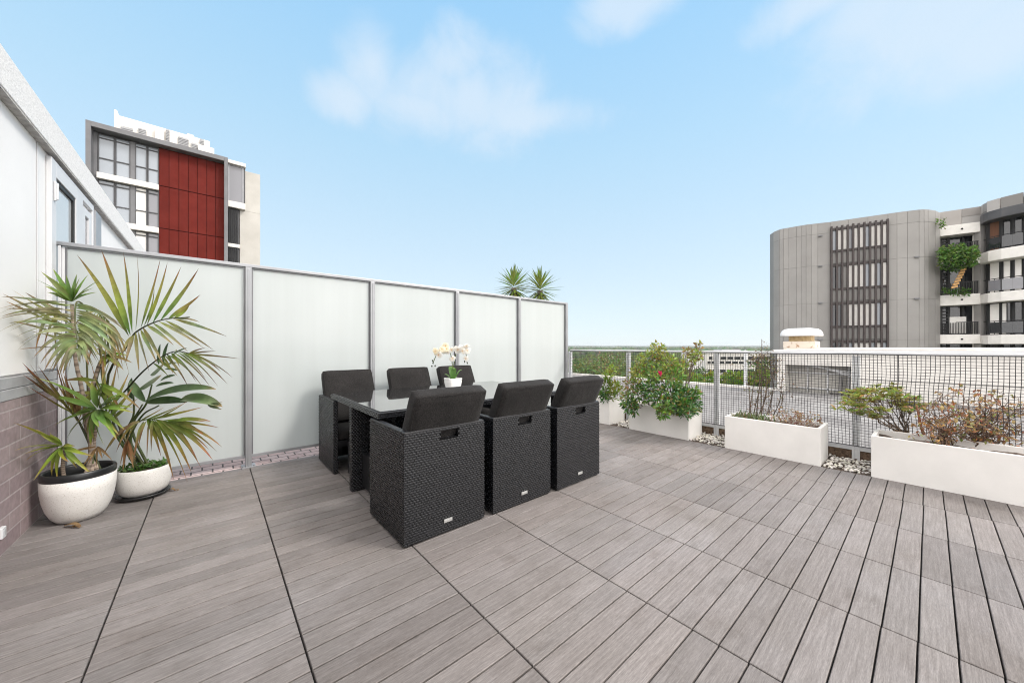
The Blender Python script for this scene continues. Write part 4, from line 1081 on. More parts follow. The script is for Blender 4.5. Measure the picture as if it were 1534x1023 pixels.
# ================================================================= YUCCAS BEHIND THE SCREEN
def yucca(px,py,tt,lab,seed):
    r=random.Random(seed); c=P(px,py,tt); t=thing('yucca',(c.x,c.y,0),lab,'yucca','spiky yucca heads above the glass screen')
    mb=MB(); mb.col=(1,1,1); mb.tube(curve3([(c.x+.03,c.y+.02,-.01),(c.x-.02,c.y,.8),(c.x,c.y,c.z-.02)],20),.055,10); mb.build('trunk',M['bark'],t,smooth=True)
    mb=MB()
    for k in range(125):
        a=k*2.39996; s=k/124; el=rad(88-150*s**.8)+r.uniform(-.12,.12)
        d=V((math.cos(el)*math.cos(a),math.cos(el)*math.sin(a),math.sin(el)))
        L=r.uniform(.30,.43)*(.85+.3*math.sin(PI*min(1,s*1.3)))
        b=c+Z*(.09-.22*s)+d*.02; e=b+d*L-Z*.05*s
        dead=s>.88
        st=[(0,TAN),(1,BRN)] if dead else [(0,(.32,.37,.12)),(.5,jit((.20,.29,.06),.25)),(1,(.12,.18,.05))]
        blade(mb,b,e,.040,stops=st,fold=.3,n=6,face=(Z+d*.01),sag=.01,wmax=.35)
    mb.build('crown',M['gloss_leaf'],t,smooth=True)
    mb=MB()
    for k in range(45):
        a=r.uniform(0,6.28); b=c+Z*r.uniform(-.22,-.05); e=b+V((math.cos(a)*.13,math.sin(a)*.13,-r.uniform(.15,.3)))
        blade(mb,b,e,.03,stops=[(0,BRN),(.5,jit(TAN,.3)),(1,BRN)],n=5,face=V((math.cos(a),math.sin(a),.3)))
    mb.build('dead_leaves',M['leaf'],t,smooth=True)
yucca(770,430,7.0,'spiky green yucca head on the left of the pair above the glass screen',1)
yucca(809,434,7.1,'spiky green yucca head on the right of the pair above the glass screen',2)
bm=bmesh.new(); bmesh.ops.create_icosphere(bm,subdivisions=1,radius=1); ico_small=[v.co.copy() for v in bm.verts]; ico_sf=[[v.index for v in f.verts] for f in bm.faces]; bm.free()
M['vcolwall']=pmat('far_wall',(1,1,1),rough=.9,vcol=True)
SKY_DUST,SKY_STR,SKY_SAT,CLOUD,SUN_E,SUN_ANG,EXPO=0.4,.1,1.0,(.78,.88,.99),1.25,14,1.15; FILL_OVER,FILL_BACK=(1.6,1.54,1.50),(2.6,2.52,2.46); HAZE=.00014; DENOISE=True

def add_haze(dens):
    m=bpy.data.materials.new('haze_air'); m.use_nodes=True; nt=m.node_tree; nt.nodes.clear()
    o=nt.nodes.new('ShaderNodeOutputMaterial'); v=nt.nodes.new('ShaderNodeVolumePrincipled')
    v.inputs['Color'].default_value=(.93,.96,1,1); v.inputs['Density'].default_value=dens; v.inputs['Anisotropy'].default_value=.2
    nt.links.new(v.outputs[0],o.inputs['Volume'])
    mb=MB(); mb.box(-7600,7600,-7600,7600,-21,24); ob=mb.build('haze',m); tag(ob,'thin pale haze in the air over the far land','haze',kind='stuff')
# ================================================================= RED PANELLED TOWER
TY=35.0
tw_=thing('apartment_tower',(-2,TY,-16),'apartment tower with dark red cladding panels in a grey frame rising over the glass screen','apartment tower')
rt_=random.Random(31)
mb=MB(); mb.box(-5.98,.66,TY+.35,50,-16,15.0); mb.box(-6.0,.69,TY+.36,50,15.0,15.3); mb.build('walls',M['tower_dark'],tw_)
fy0,fy1=34.35,35.6
mb=MB()
mb.box(-6.12,-5.89,fy0,50,-16,15.46); mb.box(.665,.885,fy0,50,-16,15.46); mb.box(-5.889,.664,fy0,50,15.13,15.46)
mb.build('frame',M['tower_frame'],tw_,bevel=.02)
mb=MB(); mb.box(-5.95,-5.72,TY,TY+.34,-16,15.10); mb.build('side_panel',M['tower_frame'],tw_)
cx=[-2.87+.5063*k for k in range(8)]; rz=[15.12,12.45,9.47,6.5,3.5,.5,-2.5,-5.5,-8.5,-16]
mb=MB(); mb.col=(.25,.25,.25); mb.box(cx[0],cx[-1],TY-.02,TY+.30,-16,15.12); mb.col=(1,1,1)
for a,b in zip(cx,cx[1:]):
    for z1,z0 in zip(rz,rz[1:]):
        q=rt_.uniform(.93,1.07); mb.col=(q,q,q); mb.box(a+.014,b-.014,TY-.07,TY-.021,z0+.03,z1-.03)
mb.build('red_panel',M['red'],tw_)
def window(parent,x0,x1,z0,z1,y,trans,glass,fr=M['tower_dark'],fw_=.05):
    mb=MB()
    mb.box(x0,x0+fw_,y-.06,y+.05,z0,z1); mb.box(x1-fw_,x1,y-.06,y+.05,z0,z1); mb.box(x0+fw_,x1-fw_,y-.06,y+.05,z0,z0+fw_); mb.box(x0+fw_,x1-fw_,y-.06,y+.05,z1-fw_,z1)
    for tz in trans: mb.box(x0+fw_,x1-fw_,y-.06,y+.05,tz-.03,tz+.03)
    w=mb.build('window',fr,parent)
    mb=MB(); mb.box(x0+fw_,x1-fw_,y,y+.02,z0+fw_,z1-fw_); mb.build('pane',glass,w)
wx=[(-5.70,-4.96),(-4.94,-4.25),(-4.04,-3.46),(-3.44,-2.88)]
fl=15.06
for f in range(6):
    zt=15.06-3.0*f; zb_=zt-2.62
    for i,(a,b) in enumerate(wx):
        g=M['glass_blue'] if i<2 or f==0 else M['glass_mid']
        if f in (1,) and i==2: g=M['blind']
        if f==2 and i in(0,1,2): g=M['blind']
        window(tw_,a,b,zb_,zt-.02,TY+.02,[zb_+1.02,zt-.28],g)
    mb=MB(); mb.box(-4.249,-4.041,TY-.03,TY+.25,zb_,zt); mb.build('mullion',M['tower_frame'],tw_)
    mb=MB(); mb.box(-5.72,-2.875,TY-.28,TY+.30,zb_-.38,zb_-.003); mb.build('slab',M['offwhite'],tw_,bevel=.01)
# east block
mb=MB(); mb.box(.9,1.95,TY+.1,49,12.4,15.25); mb.box(.9,1.60,TY+.12,49,-16,11.9); mb.build('side_bay',M['tower_dark'],tw_)
mb=MB(); mb.box(.9,2.0,TY-.25,49,15.255,15.52); mb.box(.9,1.97,TY-.20,48.9,11.92,12.38); mb.box(.9,1.62,TY-.05,48.8,8.86,9.14); mb.box(.9,1.62,TY-.05,48.8,5.86,6.14); mb.build('bay_slab',M['offwhite'],tw_,bevel=.02)
window(tw_,.92,1.86,12.39,15.24,TY+.02,[],M['glass_mid'],M['alu'],.06)
mb=MB()
for z0,z1 in ((9.15,11.9),(6.15,8.85),(-16,5.85)):
    for k in range(5): mb.box(.95+.13*k,.99+.13*k,TY-.03,TY+.09,z0,z1)
mb.build('louvres',M['black'],tw_)
mb=MB(); mb.box(1.63,2.95,TY+.15,48,-16,11.9); mb.box(1.96,2.95,TY+.15,48,11.9,15.1); mb.build('side_wall',M['beige'],tw_,bevel=.02)
mb=MB()
mb.box(-5.45,-.18,39.0,47,15.3,18.35)
mb.box(-5.55,-5.40,38.9,47,15.3,18.65); mb.box(-3.4,-2.9,38.7,38.99,15.3,18.1); mb.box(-.9,.1,38.4,38.99,15.3,17.6); mb.box(-1.6,-1.2,39.5,41,18.35,18.7); mb.build('plant_room',M['offwhite'],tw_,bevel=.02)
for x0,x1,z0,z1 in ((-5.2,-4.6,17.3,17.6),(-4.3,-3.9,17.2,17.8),(-2.8,-2.62,17.2,18.3),(-2.1,-1.5,17.0,18.0),(-1.3,-.95,16.8,17.8),(-.8,-.55,16.9,18.3)):
    mb=MB(); mb.box(x0,x1,38.9,38.995,z0,z1)
    for k in range(int((z1-z0)/.12)): mb.box(x0-.02,x1+.02,38.86,38.901,z0+.12*k,z0+.12*k+.05)
    mb.build('roof_vent',M['ledge'],tw_)
mb=MB(); mb.box(-5.3,.5,37.0,37.1,15.3,15.75); mb.build('roof_kerb',M['offwhite'],tw_)
rp=thing('rooftop_plant',(-5.6,36.2,15.3),'tiny green plant on the roof edge at the left corner of the red panelled tower','plant')
mb=MB()
for k in range(60):
    d=V((rt_.gauss(0,1),rt_.gauss(0,1),abs(rt_.gauss(.6,.6)))).normalized(); leafq(mb,V((-5.6,36.2,15.35))+d*.05,d,rt_.uniform(.25,.55),.1,jit((.10,.2,.04),.3))
mb.build('leaves',M['leaf'],rp)

# ================================================================= GREY CURVED APARTMENT BUILDING
gb=thing('apartment_block',P(1330,519,30)*1,'grey metal clad apartment block with a curved end and brown vertical louvres','apartment block')
plan_px=[(1153.5,33.2),(1159,32.46),(1168,31.75),(1173.7,31.5),(1181.6,31.27),(1193.3,30.9),(1200.7,30.7),(1207.5,30.5),(1215.3,30.35),(1225,30.17),(1243.5,29.83),(1330,27.97),(1343.5,27.7),(1359.3,27.42),(1376.6,27.15),(1384,27.10),(1390.8,27.13),(1401,27.35),(1408,27.8)]
pl=[P(x,HY,t) for x,t in plan_px]
HT=11.66
mb=MB(); mb.col=(.75,.75,.75)
c0=V((sum(p.x for p in pl)/len(pl),sum(p.y for p in pl)/len(pl),0))
back=[P(1420,HY,46),P(1190,HY,50)]
inner=[V((p.x,p.y,0))+V((FW[0],FW[1],0))*.004 for p in pl]
mb.prism([(p.x,p.y) for p in inner]+[(p.x,p.y) for p in back],-16,HT-.05)
mb.build('core',M['clad'],gb)
mb=MB(); mb.prism([(p.x,p.y) for p in inner]+[(p.x,p.y) for p in back],HT-.049,HT-.01); mb.build('roof',M['roof_grey'],gb)
rows=[HT,10.72,8.03,4.82,1.68,-1.5,-4.7,-8,-16]
mb=MB()
def wallquad(mb,a,b,z0,z1,thick=.022,gap=.010):
    a,b=V((a.x,a.y,0)),V((b.x,b.y,0)); d=(b-a).normalized(); n=V((d.y,-d.x,0))
    if n.dot(-V((FW[0],FW[1],0)))<0: n=-n
    m=(a+b)*.5; L=(b-a).length/2-gap
    mb.obox(m+n*thick*.5+V((0,0,(z0+z1)/2)), d*L, n*thick*.5, V((0,0,(z1-z0)/2-gap)))
for i in range(len(pl)-1):
    if plan_px[i][0]==1243.5: continue
    base=rt_.uniform(.94,1.05)
    for z1,z0 in zip(rows,rows[1:]):
        q=base*rt_.uniform(.97,1.03); mb.col=(q,q,q); wallquad(mb,pl[i],pl[i+1],z0,z1)
# strip above the louvre bay
a,b=pl[10],pl[11]
mb.col=(1,1,1)
for k in range(3):
    wallquad(mb,a.lerp(b,k/3),a.lerp(b,(k+1)/3),11.05+.0,HT)
mb.build('cladding',M['clad'],gb)
nF=11
d=(b-a); d.z=0; Lb=d.length; d.normalize(); n=V((d.y,-d.x,0)); 
if n.dot(-V((FW[0],FW[1],0)))<0: n=-n
bars=[10.95,9.12,7.92,5.93,4.72,2.78,1.55]
for z in bars:
    lv=MB(); lv.obox((a+b)*.5+n*.10+V((0,0,z-CAMH)),d*(Lb/2),n*.05,V((0,0,.09)))
    lv.build('louvre_rail',M['fin'],gb)
for k in range(nF):
    s=.02+.965*k/(nF-1)
    mb=MB(); p=a.lerp(b,s); mb.obox(V((p.x,p.y,0))+n*.17+V((0,0,4.0)),d*.062,n*.07,V((0,0,7.2-.03*(k%2)))); mb.build('louvre',M['fin'],gb)
for r,(z0,z1) in enumerate(((9.22,10.85),(6.03,7.82),(2.88,4.62),(-.4,1.45))):
    for k in range(nF-1):
        s0,s1=.02+.965*k/(nF-1),.02+.965*(k+1)/(nF-1)
        m0,m1=a.lerp(b,s0+.012),a.lerp(b,s1-.012)
        g=M['blind'] if rt_.random()<.72 else M['glass_blue']
        if r>0 and k<2: g=M['glass_dark']
        if r==0 and k==3: g=M['glass_mid']
        if r>0 and k==2: g=M['clad']
        mb=MB(); wallquad(mb,m0,m1,z0,z1,.05,.0); mb.build('window',g,gb)
        mb=MB(); 
        zz=[9.22,6.03,2.88,-.4][r]; wallquad(mb,m0,m1,zz-1.1,zz-.12,.055,.0); mb.build('spandrel',M['clad'],gb)
for x,zs,tt in ((1228.5,(11.16-.62,7.97,4.85,1.72),30.1),(1373,(8.02,4.82),27.2)):
    for z in zs:
        p=P(x,HY,tt); mb=MB(); mb.obox(V((p.x,p.y,z))+n*.10,d*.14,n*.03,V((0,0,.06)))
        for k in range(2): mb.obox(V((p.x,p.y,z-.03+.05*k))+n*.16,d*.13,n*.01,V((0,0,.012)))
        mb.build('wall_vent',M['alu_dark'],gb)

# ---- balcony wing
bwg=thing('apartment_block',P(1470,519,27),'pale balcony wing with curved white balcony bands and dark windows at the right edge','apartment block')
def PP(x,t): p=P(x,HY,t); return V((p.x,p.y,0))
F3=V((FW[0],FW[1],0))
frontL=[PP(1407,27.95),PP(1440,27.3),PP(1468.5,26.75)]
wing=[(1468.5,26.75),(1472,26.35),(1480,25.85),(1500,25.15),(1534,24.25),(1580,23.4),(1640,22.7),(1720,22.2)]
frontR=[PP(x,t) for x,t in wing]
def ribwall(mb,pts,z0,z1,thick,depth=0.0):
    """a band following a plan line, thick metres deep behind it"""
    f=[p+p.normalized()*depth for p in pts]; bk=[p+p.normalized()*(depth+thick) for p in reversed(pts)]
    mb.prism([(p.x,p.y) for p in f+bk],z0,z1)
# back core
mb=MB(); ribwall(mb,frontL+frontR[1:],-16,10.6,8,1.7); mb.build('core',M['tower_dark'],bwg)
mb=MB(); rw_=random.Random(5)
pts=frontL+frontR[1:]
for p,q in zip(pts,pts[1:]):
    nseg=max(1,int((q-p).length/1.1))
    for k in range(nseg):
        v=rw_.choice([.62,.75,.9,1.0,1.25,1.5]); mb.col=(v,v*.97,v*.95)
        u0,u1=p.lerp(q,k/nseg),p.lerp(q,(k+1)/nseg)
        if rw_.random()<.5: wallquad(mb,u0+u0.normalized()*.6,u1+u1.normalized()*.6,10.62,11.88,.1,.01)
        else:
            wallquad(mb,u0+u0.normalized()*.6,u1+u1.normalized()*.6,11.25,11.88,.1,.01); v=rw_.choice([.6,.8,1.1]); mb.col=(v,v,v); wallquad(mb,u0+u0.normalized()*.6,u1+u1.normalized()*.6,10.62,11.25,.1,.01)
mb.build('parapet',M['clad'],bwg)
mb=MB(); ribwall(mb,pts,11.6,11.62,7.5,.75); mb.build('roof',M['roof_grey'],bwg)
for z0,z1 in ((9.85,10.60),(7.45,8.2),(4.36,5.18),(1.36,2.08),(-1.8,-1.05),(-5,-4.2)):
    mb=MB(); ribwall(mb,frontL,z0,z1,1.5,0); sl=mb.build('balcony_slab',M['planter'],bwg,bevel=.02)
    m=frontL[1]; mb=MB(); q=m-F3*.02; mb.tube([(q.x,q.y,(z0+z1)/2),(q.x-F3.x*.06,q.y-F3.y*.06,(z0+z1)/2)],.06,10); mb.build('spout',M['black'],sl)
for z0,z1,mt in ((10.35,11.0,'tower_dark'),(7.35,8.12,'planter'),(4.36,5.05,'planter'),(1.32,1.98,'planter'),(-1.8,-1.1,'planter')):
    mb=MB(); ribwall(mb,frontR,z0,z1,2.2,0); mb.build('balcony_slab',M[mt],bwg,bevel=.03)
# divider column and bay side pier
mb=MB(); a=PP(1468.8,26.95); mb.obox(V((a.x,a.y,-2.7)),V((.24*RT[0],.24*RT[1],0)),F3*.2,V((0,0,13.2))); mb.build('column',M['clad'],bwg)
mb=MB(); a=PP(1463,27.2); mb.obox(V((a.x,a.y,-5.0)),V((.14*RT[0],.14*RT[1],0)),F3*.15,V((0,0,14.8))); mb.build('pier',M['offwhite'],bwg)
# bay windows
for z0,z1 in ((8.25,9.8),(5.2,7.4),(2.1,4.33),(-1,1.33)):
    A,B=PP(1409,28.5),PP(1462,27.5); dd=(B-A); L=dd.length; dd.normalize(); nn=-F3
    fr=MB()
    for s in (0,.22,.62,.97): 
        q=A.lerp(B,s); fr.obox(V((q.x,q.y,(z0+z1)/2)),dd*.06,F3*.06,V((0,0,(z1-z0)/2)))
    for k in range(9):
        q=A.lerp(B,.11); fr.obox(V((q.x,q.y,z0+(z1-z0)*(k+.5)/9))-F3*.03,dd*(L*.10),F3*.02,V((0,0,.05)))
    w=fr.build('window',M['black'],bwg)
    mb=MB(); q=A.lerp(B,.5); mb.obox(V((q.x,q.y,(z0+z1)/2))+F3*.1,dd*(L*.5),F3*.02,V((0,0,(z1-z0)/2))); mb.build('pane',M['glass_dark'],w)
    if z0<4:
        q=A.lerp(B,.45); mb=MB(); mb.obox(V((q.x,q.y,z0+.75))-F3*.1,dd*.42,F3*.02,V((0,0,.65))); mb.build('blind',M['blind'],w)
    mb=MB()
    for k in range(26):
        q=frontL[0].lerp(frontL[2],(k+.5)/26)+F3*.1; mb.obox(V((q.x,q.y,z0+.45)),dd*.012,F3*.012,V((0,0,.45)))
    mb.obox(V((A.lerp(B,.5).x,A.lerp(B,.5).y,z0+.93))-F3*1.0,dd*(L*.5),F3*.02,V((0,0,.025)))
    mb.build('railing',M['black'],bwg)
# curved side windows, curtains and glass railings
for r,(z0,z1) in enumerate(((8.14,10.33),(5.07,7.33),(2.0,4.34),(-1.1,1.3))):
    pr=[PP(x,t+.62) for x,t in wing[2:]]
    for k,(p,q) in enumerate(zip(pr,pr[1:])):
        fr=MB(); dd=(q-p); L=dd.length; dd.normalize()
        for s in (0,.5,1.0) if k else (0,1.0):
            m=p.lerp(q,s); fr.obox(V((m.x,m.y,(z0+z1)/2)),dd*.05,F3*.06,V((0,0,(z1-z0)/2)))
        w=fr.build('window',M['black'],bwg)
        g=M['glass_dark']
        if r==0 and k==0: g=M['timber']
        if r==1: g=M['blind']
        m=p.lerp(q,.5); mb=MB(); mb.obox(V((m.x,m.y,(z0+z1)/2))+F3*.08,dd*(L/2),F3*.02,V((0,0,(z1-z0)/2))); mb.build('pane',g,w)
        if r==2 and k in (0,): 
            mb=MB(); mb.obox(V((p.x,p.y,(z0+z1)/2))+dd*.45-F3*.08,dd*.4,F3*.03,V((0,0,(z1-z0)/2-.05))); mb.build('curtain',M['blind'],w)
    pr=[PP(x,t+.12) for x,t in wing[2:]]
    fr=MB(); fr.tube([V((p.x,p.y,z0+.98)) for p in pr],.03,6)
    for p,q in zip(pr,pr[1:]):
        nb=max(2,int((q-p).length/(.5)))
        for k in range(nb):
            m=p.lerp(q,k/nb); fr.tube([(m.x,m.y,z0),(m.x,m.y,z0+.96)],.022,5)
    rl_=fr.build('railing',M['black'],bwg)
    mb=MB()
    for p,q in zip(pr,pr[1:]): wallquad(mb,p,q,z0+.08,z0+.92,.02,.03)
    mb.build('railing_glass',M['glass_dark'] if r!=1 else M['glass_mid'],rl_)
# vines
vn=thing('climbing_plant',P(1438,375,26.9),'mass of green vine spilling over the upper balcony of the pale wing','plant')
mb=MB(); rv=random.Random(8)
for k in range(1500):
    x=rv.uniform(1408,1464); s=(x-1436)/28
    top=367+5*abs(s)**2+3*math.sin(x*.4); bot=403-22*abs(s)**1.5*rv.random()+(6*rv.random() if x<1435 else -4*rv.random())
    y=top+(bot-top)*rv.random()**.9
    p=P(x,y,26.6-.6*math.sin(PI*(y-top)/(bot-top))+rv.uniform(-.2,.3)-(x-1438)*.018)
    d=V((rv.gauss(0,1),rv.gauss(0,1),rv.gauss(-.1,1)))
    leafq(mb,p,d,rv.uniform(.16,.30),.14,jit(rv.choice([(.06,.14,.025),(.10,.20,.03),(.15,.26,.05)]),.25))
for k in range(150):
    p=P(rv.uniform(1410,1455),rv.uniform(433,442),27.0); leafq(mb,p,V((rv.gauss(0,1),rv.gauss(0,1),rv.gauss(.5,1))),.22,.1,jit((.08,.16,.03),.3))
for k in range(60):
    p=P(rv.gauss(1411,3),rv.uniform(325,342),27.2); leafq(mb,p,V((rv.gauss(0,1),rv.gauss(0,1),rv.gauss(-.2,1))),.22,.1,jit((.12,.20,.04),.3))
mb.build('foliage',M['leaf'],vn)
mb=MB()
for k in range(7): 
    p=P(1443-k*2.2,404+k*4.3,26.9); mb.col=(2.2,1.5,.7); mb.obox(p,V((RT[0]*.22,RT[1]*.22,.06)),F3*.03,V((0,0,.07)))
mb.build('hanging_stem',M['bark'],vn)

# ================================================================= NEIGHBOURING LOW BUILDING
nb=thing('neighbouring_building',(10,0,-16),'low neighbouring building with grey flat roof and white rooftop block behind the fence','building')
RZ=-.35
mb=MB(); mb.box(5.2,14.75,-16,60,RZ-.4,RZ); mb.build('flat_roof',M['concrete'],nb)
mb=MB(); mb.box(5.25,14.6,-15.9,59.9,-16,RZ-.4); mb.build('walls',M['beige'],nb)
mb=MB(); mb.box(14.60,14.86,3.34,60,RZ-.3,RZ+.07); mb.build('roof_kerb',M['offwhite'],nb,bevel=.01)
for y,ln in ((6.3,6),(-4.2,6)): 
    mb=MB(); mb.box(5.3,14.5,y,y+.03,RZ+.002,RZ+.012); mb.build('expansion_joint',M['concrete_dark'],nb)
XW=14.6
mb=MB()
mb.box(XW,27,-14,1.50,RZ-.002,.96); mb.box(XW,XW+.25,1.50,3.32,.55,.96); mb.box(XW+.9,27,1.50,3.32,.55,.96); mb.box(XW+2.6,27,1.50,3.32,RZ,.55); mb.box(XW+.25,XW+.9,1.5,3.32,.75,.955)
mb.box(XW+.002,27,3.10,3.32,RZ,.549)
mb.build('rooftop_block',M['offwhite'],nb)
mb=MB(); mb.box(XW-.12,27.1,-14.1,3.40,.962,1.045); mb.build('flashing',M['white_paint'],nb,bevel=.01)
mb=MB(); mb.box(XW+.25,27,-14,3.2,1.048,1.095); mb.build('capping',M['cream_cap'],nb,bevel=.008)
# panel joints
mb=MB(); 
for y in (.555,-2.4,-5.4): mb.box(XW-.006,XW-.001,y-.012,y+.012,RZ,.95)
mb.box(XW-.0065,XW-.0012,-14,1.49,.172,.19); mb.build('panel_joint',M['concrete_dark'],nb)
# recess with glazing
fr=MB()
for z in (-.23,.27): fr.box(XW+.5,XW+.55,1.51,3.09,z-.02,z+.02)
for y in (1.6,2.1,2.6): fr.box(XW+.5,XW+.55,y-.02,y+.02,RZ,.54)
wn=fr.build('glazing',M['white_paint'],nb)
mb=MB(); mb.box(XW+.56,XW+.58,1.51,3.09,RZ,.54); mb.build('pane',M['beige'],wn)
mb=MB()
for k in range(3): mb.tube([(XW+.3,2.55-.1*k,.52),(XW+.34,1.55,.36-.06*k)],.018,6)
mb.build('pipes',M['galv'],nb)
mb=MB(); mb.box(XW+.30,XW+.48,1.52,1.58,RZ,.2); mb.box(XW+.30,XW+.48,1.75,1.80,RZ,.2); mb.build('door_post',M['concrete_dark'],nb)
# roof cowl
vt=thing('roof_vent',(15.9,2.95,1.095),'white capped rooftop ventilator with timber sides and chipped base on the white block','vent')
cxv,cyv=15.95,2.92; k_=1.05
mb=MB(); mb.box(cxv-.42,cxv+.42,cyv-.44,cyv+.44,1.096,1.33); mb.build('base',M['rust'],vt,bevel=.015)
mb=MB(); mb.box(cxv-.28,cxv+.28,cyv-.30,cyv+.30,1.331,1.53)
for k in range(6): mb.box(cxv-.295,cxv+.295,cyv-.31+.115*k,cyv-.30+.115*k,1.335,1.525)
mb.build('side',M['yellowcrate'],vt)
mb=MB()
prof=[(.56,.0),(.57,.02),(.56,.10),(.52,.19),(.45,.245),(.30,.275),(.05,.285)]
rings=[]
for r,z in prof:
    rg_=[]
    for k in range(32):
        a_=2*PI*k/32; ca,sa=math.cos(a_),math.sin(a_); q=(abs(ca)**4+abs(sa)**4)**(-.25); rg_.append(mb.vert((cxv+r*q*ca*.97,cyv+r*q*sa,1.515+z)))
    rings.append(rg_)
for a_,b_ in zip(rings,rings[1:]):
    for k in range(32): mb.face(a_[k],a_[(k+1)%32],b_[(k+1)%32],b_[k])
mb.face(*rings[-1]); mb.face(*reversed(rings[0]))
mb.build('cap',M['white_paint'],vt,smooth=False)
po=thing('steel_post',P(1117,560,13.4),'slim pale steel post standing on the grey roof beyond the netting','post')
g=P(1117,560,13.4); mb=MB(); mb.box(g.x-.05,g.x+.05,g.y-.05,g.y+.05,RZ-.001,1.0); mb.build('shaft',M['galv'],po,bevel=.01)
mb=MB(); mb.box(g.x-.11,g.x+.11,g.y-.11,g.y+.11,RZ+.002,RZ+.02); mb.build('base_plate',M['galv'],po)

# white commercial block further off
wb=thing('office_building',P(1108,560,110),'white flat roofed office building with dark window bands among the green trees','office building')
cen=P(1108,HY,110); GZ=-16
def ob(mb,s0,s1,d0,d1,z0,z1):
    c=V((cen.x,cen.y,0))+V((RT[0],RT[1],0))*((s0+s1)/2)+F3*((d0+d1)/2)
    mb.obox(V((c.x,c.y,(z0+z1)/2)),V((RT[0],RT[1],0))*abs(s1-s0)/2,F3*abs(d1-d0)/2,V((0,0,(z1-z0)/2)))
mb=MB(); ob(mb,-10.5,10.8,0,16,GZ,-.9); ob(mb,-16.5,-10.5,2,14,GZ,-6.2); mb.build('wall',M['offwhite'],wb)
mb=MB(); ob(mb,-10.7,11,-.3,16.2,-.9,-.5); mb.build('roof',M['white_paint'],wb)
for z0,z1,s0,s1 in ((-2.9,-2.0,-9.5,10),(-4.2,-3.5,-10,9),(-7.0,-6.0,-9.8,10),(-10.8,-9.4,-9.8,10)):
    mb=MB(); ob(mb,s0,s1,-.12,-.02,z0,z1); wv=mb.build('window',M['glass_dark'],wb)
    mb=MB()
    for k in range(9): ob(mb,s0+(s1-s0)*(k+.5)/9-.12,s0+(s1-s0)*(k+.5)/9+.12,-.2,-.121,z0,z1)
    mb.build('mullion',M['offwhite'],wv)
mb=MB(); ob(mb,-16,-13.6,1.9,1.98,-8.6,-6.4); mb.build('window',M['glass_dark'],wb)
mb=MB(); ob(mb,-3,3,4,9,-.5,.2); mb.build('plant_room',M['roof_grey'],wb)

# ================================================================= FAR LAND
mb=MB()
rings=[]
for r in (1,60,200,600,1500,3000,6000,9000):
    rings.append([mb.vert((r*math.cos(2*PI*k/48),r*math.sin(2*PI*k/48),GZ)) for k in range(48)])
for a_,b_ in zip(rings,rings[1:]):
    for k in range(48): mb.face(a_[k],b_[k],b_[(k+1)%48],a_[(k+1)%48])
mb.face(*rings[0]); struct(mb,'ground',M['ground'])
mb=MB(); hr=[]
nh=260
for k in range(nh+1):
    a_=rad(-75)+rad(235)*k/nh
    h=30+10*noise.noise(V((k*.06,0,0)))+9*noise.noise(V((k*.3,4,0)))+5*noise.noise(V((k*1.1,9,0)))
    row=[]
    for r,z in ((4200,GZ-2),(4900,GZ+.62*h),(5500,GZ+h),(6600,GZ-2)): row.append(mb.vert((r*math.cos(a_),r*math.sin(a_),z)))
    hr.append(row)
for a_,b_ in zip(hr,hr[1:]):
    for q in range(3): mb.face(a_[q],a_[q+1],b_[q+1],b_[q])
struct(mb,'hills',M['hill'],smooth=True)
rf=random.Random(77)
def make_tree(kind,cols,label,group,seed):
    r=random.Random(seed); t=thing(kind,(0,0,0),label,'tree',group)
    mb=MB(); mb.col=(.8,.75,.7); mb.tube([(0,0,-.2),(.1,.05,2),(.0,.1,4.5),(.1,.0,7)],[.35,.28,.2,.08],7)
    for k in range(5):
        a_=r.uniform(0,6.28); mb.tube([(0,0,3+.5*k),(1.2*math.cos(a_),1.2*math.sin(a_),4.6+.5*k),(2.2*math.cos(a_),2.2*math.sin(a_),5.6+.5*k)],[.14,.09,.04],5)
    mb.build('trunk',M['bark'],t)
    mb=MB()
    cl=[(V((r.gauss(0,1.7),r.gauss(0,1.7),r.uniform(4.5,9.2))),r.uniform(.9,1.9)) for _ in range(17)]
    for c,rr_ in cl:
        c.x*=1-.35*max(0,(c.z-7)/3); c.y*=1-.35*max(0,(c.z-7)/3)
        cc=r.choice(cols)
        for k in range(75):
            o=V((r.gauss(0,1),r.gauss(0,1),r.gauss(0,1))).normalized()*rr_*r.random()**.35
            o.z*=.75
            d=o.normalized()+V((r.uniform(-.7,.7),r.uniform(-.7,.7),r.uniform(-.3,.8)))
            leafq(mb,c+o,d,r.uniform(.35,.65),r.uniform(.25,.42),jit(cc,.3),up=V((r.uniform(-1,1),r.uniform(-1,1),.6)))
    mb.build('crown',M['leaf'],t)
    return t
kinds=[make_tree('tree',[(.08,.15,.045),(.11,.19,.055),(.15,.22,.07)],'dark green leafy tree among the far suburb trees','dark green trees beyond the roof',1),
       make_tree('tree',[(.14,.20,.055),(.19,.24,.07),(.23,.25,.09)],'olive green spreading tree among the far suburb trees','olive trees beyond the roof',2),
       make_tree('tree',[(.24,.37,.045),(.32,.44,.06),(.20,.31,.04)],'bright lime green tree just beyond the grey roof edge','lime green trees past the roof edge',3)]
used=[0,0,0]
def place(k,x,y,z,s):
    o=kinds[k] if not used[k] else copy_tree(kinds[k]); used[k]=1
    o.location=(x,y,z); o.scale=(s*rf.uniform(.95,1.25),s*rf.uniform(.95,1.25),s); o.rotation_euler.z=rf.uniform(0,6.28)
